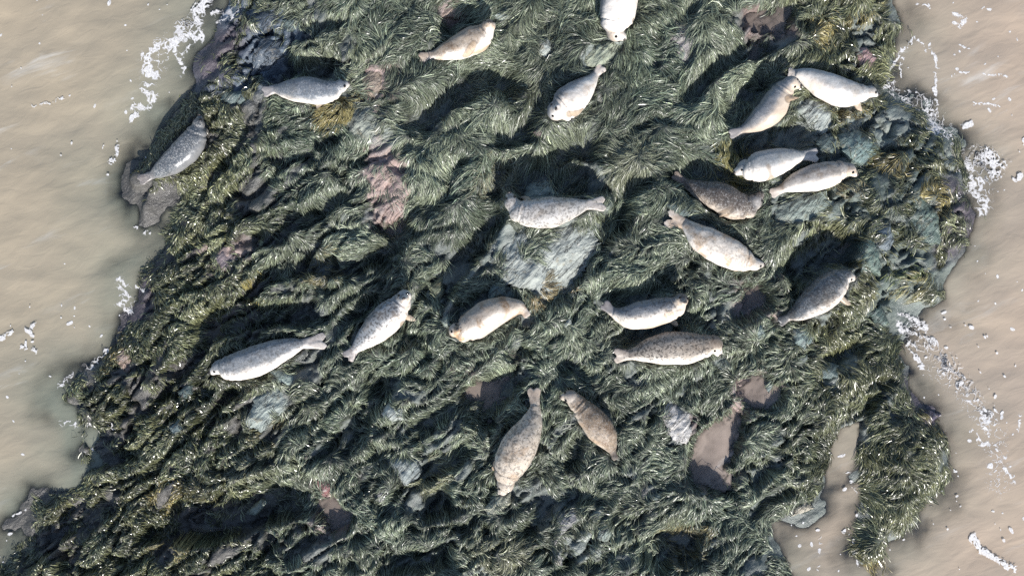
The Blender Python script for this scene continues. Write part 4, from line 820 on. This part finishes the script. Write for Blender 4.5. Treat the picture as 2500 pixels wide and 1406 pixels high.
for s, (x, y, c_, s_) in enumerate(pts):
    hz = sample(H, x, y); z = np.maximum(hz, pts_z - 0.09) + lift * prof[s] if s else hz + lift * prof[s]
    pts_z = hz
    w = wid * wprof[s]
    ox_, oy_, oz_ = -s_ * np.cos(roll) * w, c_ * np.cos(roll) * w, np.sin(roll) * w
    Vs[:, s, 0] = np.stack([x - ox_, y - oy_, z - oz_], -1); Vs[:, s, 1] = np.stack([x + ox_, y + oy_, z + oz_], -1)
# colours of strands
t = np.clip(0.5 + 0.55 * fbm(px_ * 0.7, py_ * 0.7, 4, 240) + 0.22 * rng.standard_normal(N), 0, 1)[:, None]
gcol = np.array([0.056, 0.075, 0.053]) * (1 - t) + np.array([0.182, 0.205, 0.147]) * t
olive = np.array([0.044, 0.053, 0.029]) * (1 - t) + np.array([0.130, 0.130, 0.064]) * t
wet_side = np.clip(np.maximum(lft, sstep(1850, 2050, uu)) * 0.85 + 0.3 * fbm(px_ * 1.3, py_ * 1.3, 2, 250), 0, 1)[:, None]
tc = gcol * (1 - wet_side) + olive * wet_side
ccol = rng.random(len(CX)); gold = (sstep(0.95, 0.99, ccol))[kk][:, None] * 0.55
tc = tc * (1 - gold) + np.array([0.20, 0.15, 0.05]) * gold
tc *= 0.88 * (0.68 + 0.7 * rng.random(len(CX)))[kk][:, None] * np.exp(rng.normal(-0.08, 0.42, N))[:, None]
special = {4: (0.24, 0.20, 0.07), 8: (0.20, 0.17, 0.085), 12: (0.16, 0.13, 0.05), 13: (0.20, 0.17, 0.05), 14: (0.20, 0.14, 0.06), 18: (0.22, 0.17, 0.05), 19: (0.22, 0.19, 0.12), 11: (0.11, 0.14, 0.05), 7: (0.17, 0.175, 0.125), 2: (0.15, 0.155, 0.105), 5: (0.17, 0.165, 0.11)}
for i, colr in special.items():
    tc[kk == i] = tc[kk == i] * 0.35 + np.array(colr) * 0.65
dry = np.clip(0.46 - 0.13 * wet_side[:, 0] + 0.08 * rng.standard_normal(N), 0.2, 0.7)
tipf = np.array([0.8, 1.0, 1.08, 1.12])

def strands(name, sel):
    V_ = Vs[sel]; n = len(V_)
    if n == 0: return None
    idx = np.arange(n * (NSEG + 1) * 2).reshape(n, NSEG + 1, 2)
    f = np.stack([idx[:, :-1, 0], idx[:, 1:, 0], idx[:, 1:, 1], idx[:, :-1, 1]], -1).reshape(-1, 4)
    c4 = np.ones((n, NSEG + 1, 2, 4), np.float32)
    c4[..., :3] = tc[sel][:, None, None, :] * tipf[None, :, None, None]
    return V_.reshape(-1, 3), f, c4.reshape(-1, 4), np.repeat(dry[sel], (NSEG + 1) * 2)
for i, (u, v, lab) in enumerate(TUFTS):
    r = strands('seaweed_tuft', np.where(kk == i)[0])
    if r is None: print('EMPTY TUFT', lab); continue
    org = np.array([CX[i], CY[i], float(sample(H, CX[i], CY[i]))])
    o = mesh_np('seaweed_tuft', r[0] - org, r[1], M_WEED, attrs={'tint': r[2], 'dry': r[3]})
    o.location = org
    tag(o, lab, 'seaweed', 'distinct tufts of rockweed')
r = strands('seaweed', np.where(kk >= NT_)[0])
weed = mesh_np('seaweed', r[0], r[1], M_WEED, attrs={'tint': r[2], 'dry': r[3]})
tag(weed, 'matted olive and grey green rockweed combed over the whole reef', 'seaweed', kind='stuff')
print('strands', N, 'clumps', len(CX), 'foam cells', len(CC))

# ------------------------------------------------------------------ seals
def seal_material(s, i):
    n = NT('seal_coat')
    p = n.n('ShaderNodeVectorMath', {'operation': 'ADD'}, _0=n.pos('Object'), _1=(i * 3.7, i * 1.9, 0.0)).outputs[0]
    dors = n.attr('dorsal'); face = n.attr('face'); hind = n.attr('hind'); headf = n.attr('head')
    wob = n.noise(p, 5, 4, 0.6)
    k = n.ramp(n.math('ADD', dors, n.math('MULTIPLY', n.math('SUBTRACT', wob, 0.5), 1.0)), -0.30, 0.45)
    c = n.mix(k, s['belly'], s['back'])
    st = n.math('MULTIPLY', n.ramp(n.noise(p, 3.2, 3, 0.6, 0.4), 0.47, 0.66), s['stain'])
    c = n.mix(st, c, n.mix(1.0, c, (0.58, 0.42, 0.27), 'MULTIPLY'))
    fl = n.math('MULTIPLY', n.ramp(n.noise(p, 34, 3, 0.6, 1.6), 0.52, 0.60), n.math('MULTIPLY', s['fleck'], n.ramp(k, 0.1, 0.7)))
    c = n.mix(fl, c, n.mix(0.35, (0.62, 0.60, 0.57), s['back']))
    sz = n.ramp(n.noise(p, 2.5, 2), 0.35, 0.65, 0.595, 0.515)
    spm = n.math('GREATER_THAN', n.noise(p, 24, 2, 0.5, 0.5), sz)
    sp_ = n.math('MULTIPLY', spm, n.math('MULTIPLY', n.ramp(n.math('ADD', dors, n.math('MULTIPLY', wob, 0.8)), -0.5, 0.5), s['spot']))
    c = n.mix(n.math('MULTIPLY', sp_, 0.85), c, (0.040, 0.034, 0.030))
    fine = n.noise(p, 45, 4, 0.7, 0.6)
    c = n.mix(n.math('MULTIPLY', n.ramp(fine, 0.47, 0.62), n.ramp(k, 0.0, 1.0, 0.15, 0.5)), c, n.mix(1.0, c, (0.55, 0.53, 0.50), 'MULTIPLY'))
    if s.get('brownhead'): c = n.mix(n.math('MULTIPLY', n.ramp(headf, 0.3, 0.9), s['brownhead']), c, (0.20, 0.145, 0.10))
    if s.get('greyhead'): c = n.mix(n.math('MULTIPLY', n.ramp(headf, 0.3, 0.9), s['greyhead'] * 0.7), c, (0.46, 0.45, 0.43))
    c = n.mix(n.math('MULTIPLY', n.ramp(face, 0.45, 1.0), 0.45), c, (0.20, 0.17, 0.15))
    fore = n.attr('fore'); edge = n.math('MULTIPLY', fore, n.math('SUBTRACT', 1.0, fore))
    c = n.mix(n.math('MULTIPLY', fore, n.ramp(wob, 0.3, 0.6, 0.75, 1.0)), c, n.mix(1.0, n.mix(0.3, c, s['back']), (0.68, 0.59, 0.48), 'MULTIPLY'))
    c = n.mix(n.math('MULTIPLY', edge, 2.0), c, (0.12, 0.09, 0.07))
    c = n.mix(n.math('MULTIPLY', hind, 0.55), c, (0.05, 0.05, 0.05) if s.get('darktail') else n.mix(0.35, (0.30, 0.24, 0.20), s['back']))
    c = n.mix(n.math('MULTIPLY', n.ramp(n.noise(p, 1.8, 4, 0.65, 0.8), 0.52, 0.66), 0.35), c, n.mix(1.0, c, (0.66, 0.58, 0.47), 'MULTIPLY'))
    b = n.bump(n.math('ADD', n.noise(n.mapping(p, (1, 1, 1)), 9, 3, 0.5), n.math('MULTIPLY', n.noise(p, 120, 2, 0.6), 0.12)), 0.28, 0.03)
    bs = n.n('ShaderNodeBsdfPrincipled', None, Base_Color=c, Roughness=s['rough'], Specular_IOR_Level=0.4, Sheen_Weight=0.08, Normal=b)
    return n.surf(bs)

ne = NT('wet_eye'); M_EYE = ne.surf(ne.n('ShaderNodeBsdfPrincipled', None, Base_Color=(0.008, 0.007, 0.006), Roughness=0.08))
nn = NT('nose_leather'); M_NOSE = nn.surf(nn.n('ShaderNodeBsdfPrincipled', None, Base_Color=nn.mix(nn.noise(nn.pos(), 60), (0.03, 0.026, 0.024), (0.06, 0.05, 0.045)), Roughness=0.35))

def sphere_pts(nu=14, nv=9):
    th = np.linspace(0, np.pi, nv); ph = np.linspace(0, 2 * np.pi, nu, endpoint=False)
    v = np.stack([np.outer(np.sin(th), np.cos(ph)), np.outer(np.sin(th), np.sin(ph)), np.outer(np.cos(th), np.ones(nu))], -1).reshape(-1, 3)
    i = np.arange(nv * nu).reshape(nv, nu); j = np.roll(i, -1, 1)
    return v, np.stack([i[:-1], i[1:], j[1:], j[:-1]], -1).reshape(-1, 4)
SV, SF = sphere_pts()
def crom(P, n):
    P = np.asarray(P, float); E = np.vstack([2 * P[0] - P[1], P, 2 * P[-1] - P[-2]]); out = []
    m = len(P) - 1
    for t in np.linspace(0, m - 1e-6, n):
        i = int(t); f = t - i; a, b, c, d = E[i], E[i + 1], E[i + 2], E[i + 3]
        out.append(0.5 * ((2 * b) + (c - a) * f + (2 * a - 5 * b + 4 * c - d) * f * f + (3 * b - a - 3 * c + d) * f ** 3))
    return np.array(out)
def unit(v): return np.asarray(v, float) / (np.linalg.norm(v) + 1e-9)

def loft(parts, C3, hw, hb, upv=None, ns=20, square=2.0):
    """closed tube along C3 with half width hw across and half height hb along the up direction"""
    C3 = np.asarray(C3, float); n = len(C3)
    tg = np.gradient(C3, axis=0); ang = np.linspace(0, 2 * np.pi, ns, endpoint=False); V_ = []
    for k in range(n):
        t = unit(tg[k]); up = np.array([0, 0, 1.0]) if upv is None else np.asarray(upv, float)
        sd_ = unit(np.cross(t, up)); u2 = np.cross(sd_, t)
        ca_, sa_ = np.cos(ang), np.sin(ang)
        e = 2.0 / square
        ca2 = np.sign(ca_) * np.abs(ca_) ** e; sa2 = np.sign(sa_) * np.abs(sa_) ** e
        V_.append(C3[k] + sd_ * (hw[k] * ca2)[:, None] + u2 * (hb[k] * sa2)[:, None])
    V_ = np.vstack(V_ + [C3[:1], C3[-1:]])
    i = np.arange(n * ns).reshape(n, ns); j = np.roll(i, -1, 1)
    f = np.stack([i[:-1], i[1:], j[1:], j[:-1]], -1).reshape(-1, 4).tolist()
    a, b = n * ns, n * ns + 1
    f += [[a, int(j[0, q]), int(i[0, q])] for q in range(ns)][::-1] + [[b, int(i[-1, q]), int(j[-1, q])] for q in range(ns)]
    parts.append((V_, f))
def ellipsoid(parts, c, axes, r):
    A_ = np.array([unit(a) for a in axes]); parts.append((np.asarray(c) + (SV * np.asarray(r)) @ A_, SF.tolist()))

def make_seal(s, idx):
    sp = np.array(s['sp'], float); hd = s['head']
    g = s['ground']
    allp = np.vstack([sp, [hd]])
    hwm = allp[:, 2] / 156.25
    zmid = g + hwm * 0.85 + allp[:, 3]
    x, y = p2w(allp[:, 0], allp[:, 1], zmid)
    tx, ty = p2w(s['tail'][0], s['tail'][1], g[0] + 0.08)
    org = np.array([x[3], y[3], g[3]])
    ctl = np.stack([x - org[0], y - org[1], zmid - org[2], hwm], -1)
    ctl[:, 2] -= 0.012
    body = crom(ctl[:-1], 34)
    head_c = ctl[-1, :3].copy(); hr = ctl[-1, 3]
    neck = ctl[-2]
    parts = []
    body[:, 3] *= 1.01
    bl = np.vstack([body, [[*(0.45 * neck[:3] + 0.55 * head_c), hr * 1.12]], [[*head_c, hr * 0.8]]])
    # flatter under the weight
    hb = bl[:, 3] * 0.86
    loft(parts, bl[:, :3], bl[:, 3], hb, ns=26, square=2.15)
    # head and snout
    nx_, ny_ = p2w(s['nose'][0], s['nose'][1], zmid[-1])
    nv = np.array([nx_ - x[-1], ny_ - y[-1], 0.0]); nl = np.linalg.norm(nv)
    fwd = unit(unit(nv) * (1 - s['up']) + np.array([0, 0, 1.0]) * s['up'] + np.array([0, 0, 0.02]))
    dv = unit(s['dors']); back_dir = unit(head_c - neck[:3])
    upv = back_dir * (0.9 if s['up'] > 0.5 else 0.0) + dv * 0.7 + np.array([0, 0, 0.4])
    upv = unit(upv - fwd * (upv @ fwd)); sd_ = np.cross(fwd, upv)
    ellipsoid(parts, head_c, (fwd, sd_, upv), (hr * 1.10, hr * 1.0, hr * 0.94))
    mz = head_c + fwd * hr * 0.86 - upv * hr * 0.14
    ellipsoid(parts, mz, (fwd, sd_, upv), (hr * 0.62, hr * 0.60, hr * 0.48))
    for q in (-1, 1): ellipsoid(parts, mz + fwd * hr * 0.34 + sd_ * q * hr * 0.20 - upv * hr * 0.05, (fwd, sd_, upv), (hr * 0.30, hr * 0.27, hr * 0.25))
    # hind flippers: two paddles of fanned toes
    an = ctl[0, :3].copy(); tp = np.array([tx - org[0], ty - org[1], max(0.05, an[2] * 0.8)])
    tp = an + (tp - an) * 1.12; ax = unit(tp - an); Lh = np.linalg.norm(tp - an); sdx = unit(np.cross(ax, [0, 0, 1.0])); fan = s['fan'] * 1.2 / 156.25
    for q in (-1, 1):
        for tO in (-0.55, 0.0, 0.6):
            e = tp + sdx * (q * fan * 0.70 + tO * fan * 0.50) - ax * Lh * (0.12 * abs(tO)) + np.array([0, 0, 0.012 * q])
            m_ = an + (e - an) * 0.5 + sdx * q * fan * 0.05
            pth = crom([an + ax * -0.05 + sdx * q * 0.012, m_, e], 9)
            ww = np.interp(np.linspace(0, 1, 9), [0, 0.45, 0.85, 1.0], [0.052, 0.034, 0.034, 0.020]) * min(1.25, 0.75 + fan * 6)
            loft(parts, pth, ww, np.interp(np.linspace(0, 1, 9), [0, 0.5, 1], [0.05, 0.024, 0.011]), ns=10)
    # fore flippers
    fpaths = []
    for (u0, v0, u1, v1, lz) in s['fl']:
        fl_l = math.hypot(u1 - u0, v1 - v0); st_ = max(1.0, (40 if lz > 0.15 else 30) / fl_l); u1, v1 = u0 + (u1 - u0) * st_, v0 + (v1 - v0) * st_
        zs = g.mean() + (lz if lz > 0 else 0.10)
        ax0, ay0 = p2w(u0, v0, zs); bx0, by0 = p2w(u1, v1, zs if lz > 0 else g.mean() + 0.04)
        a0 = np.array([ax0, ay0, zs]) - org; b0 = np.array([bx0, by0, zs - 0.02 if lz > 0.15 else g.mean() + 0.04]) - org
        # start inside the body
        dd = np.linalg.norm(body[:, :3] - a0, axis=1); cn = body[np.argmin(dd), :3]
        if lz > 0.15:
            rad = body[np.argmin(dd), 3] * 0.84
            lift_ = lambda q_, ex: np.array([q_[0], q_[1], cn[2] + math.sqrt(max(rad * rad - min(np.linalg.norm(q_[:2] - cn[:2]), rad) ** 2, 0)) + ex])
            a0 = lift_(a0, 0.0); b0 = lift_(b0, 0.022)
        st0 = a0 * 0.75 + cn * 0.25
        pth = crom([st0, a0 * 0.5 + b0 * 0.5 + np.array([0, 0, 0.012]), b0], 10)
        fpaths.append(pth)
        loft(parts, pth, np.array([0.045, 0.056, 0.060, 0.060, 0.058, 0.055, 0.050, 0.043, 0.032, 0.016]) * (0.70 if lz > 0.15 else 0.85), np.array([0.045, 0.040, 0.034, 0.030, 0.027, 0.024, 0.022, 0.020, 0.016, 0.010]), ns=12)
    V_, F_ = [], []; o_ = 0
    for v_, f_ in parts:
        V_.append(v_); F_ += [[q + o_ for q in ff] for ff in f_]; o_ += len(v_)
    V_ = np.vstack(V_)
    tmp = bpy.data.meshes.new('seal_raw'); tmp.from_pydata(V_.tolist(), [], F_); tmp.update()
    ob = bpy.data.objects.new('seal', tmp); C.objects.link(ob)
    md = ob.modifiers.new('r', 'REMESH'); md.mode = 'VOXEL'; md.voxel_size = 0.0145
    ms = ob.modifiers.new('s', 'SMOOTH'); ms.factor = 0.5; ms.iterations = 4
    dg = bpy.context.evaluated_depsgraph_get(); dg.update()
    me = bpy.data.meshes.new_from_object(ob.evaluated_get(dg))
    ob.modifiers.clear(); ob.data = me; bpy.data.meshes.remove(tmp)
    n = len(me.vertices); co = np.zeros(n * 3, np.float32); me.vertices.foreach_get('co', co); co = co.reshape(-1, 3).astype(float)
    # settle: the belly spreads on the ground it lies on
    tg = (body[:, :3] @ np.array([0, 0, 0])); fl_g = np.interp
    best = np.argmin(((co[:, None, :] - bl[None, :, :3]) ** 2).sum(-1), 1)
    gl = np.interp(np.linspace(0, 1, len(body)), np.linspace(0, 1, len(g) - 1), g[:-1]) - org[2]
    gl = np.concatenate([gl, [g[-1] - org[2]] * 2])[best]
    low = np.minimum(co[:, 2] - (gl + 0.05), 0)
    co[:, 2] -= 0.72 * low
    rel = co - bl[best, :3]; reln = rel / (np.linalg.norm(rel, axis=1)[:, None] + 1e-6)
    dors = reln @ dv
    nosep = mz + fwd * hr * 0.5
    face = np.clip(1 - np.linalg.norm(co - nosep, axis=1) / (hr * 0.75), 0, 1)
    headf = np.clip(1.25 - np.linalg.norm(co - head_c, axis=1) / (hr * 1.7), 0, 1) * (0.4 + 0.6 * np.clip(reln @ upv + 0.3, 0, 1))
    hind = np.clip(((co - an) @ ax) / max(Lh, 1e-3) * 1.4 + 0.35, 0, 1)
    # neck folds, soft rolls of blubber
    flipm = np.zeros(n)
    for pth in fpaths:
        q_ = np.vstack([pth[2:], 0.5 * (pth[2:-1] + pth[3:])])
        dd_ = np.sqrt(((co[:, None, :] - q_[None]) ** 2).sum(-1)).min(1)
        flipm = np.maximum(flipm, sstep(0.074, 0.046, dd_))
    al = best / len(bl)
    co += reln * (0.010 * np.sin(al * 70 + 2 * reln[:, 2:3].ravel()) * np.exp(-((al - 0.88) / 0.08) ** 2))[:, None]
    co += reln * (0.012 * fbm(co[:, 0] * 5 + idx, co[:, 1] * 5, 2, 260))[:, None] * np.clip(bl[best, 3:4] / 0.15, 0, 1)
    me.vertices.foreach_set('co', co.astype(np.float32).ravel())
    me.polygons.foreach_set('use_smooth', np.ones(len(me.polygons), bool)); me.update()
    for nm, av in (('dorsal', dors), ('face', face), ('hind', hind), ('head', headf), ('fore', flipm)):
        me.attributes.new(nm, 'FLOAT', 'POINT').data.foreach_set('value', av.astype(np.float32))
    me.materials.clear(); me.materials.append(seal_material(s, idx))
    ob.location = org; me.name = 'seal'
    tag(ob, s['label'], 'seal', 'seals hauled out on the reef')
    # eyes and nose leather ride on the head
    for q in (-1, 1):
        d = unit(fwd * 0.72 + sd_ * q * 0.52 + upv * 0.36)
        e = head_c + d * hr * 0.96
        mesh_np('eye', SV * 0.023 + e, SF, M_EYE, ob)
    A_ = np.array([fwd, sd_, upv])
    mesh_np('nose', (SV * np.array([0.016, 0.030, 0.022])) @ A_ + mz + fwd * hr * 0.60 + upv * hr * 0.12, SF, M_NOSE, ob)
for i, s in enumerate(SEALS): make_seal(s, i)
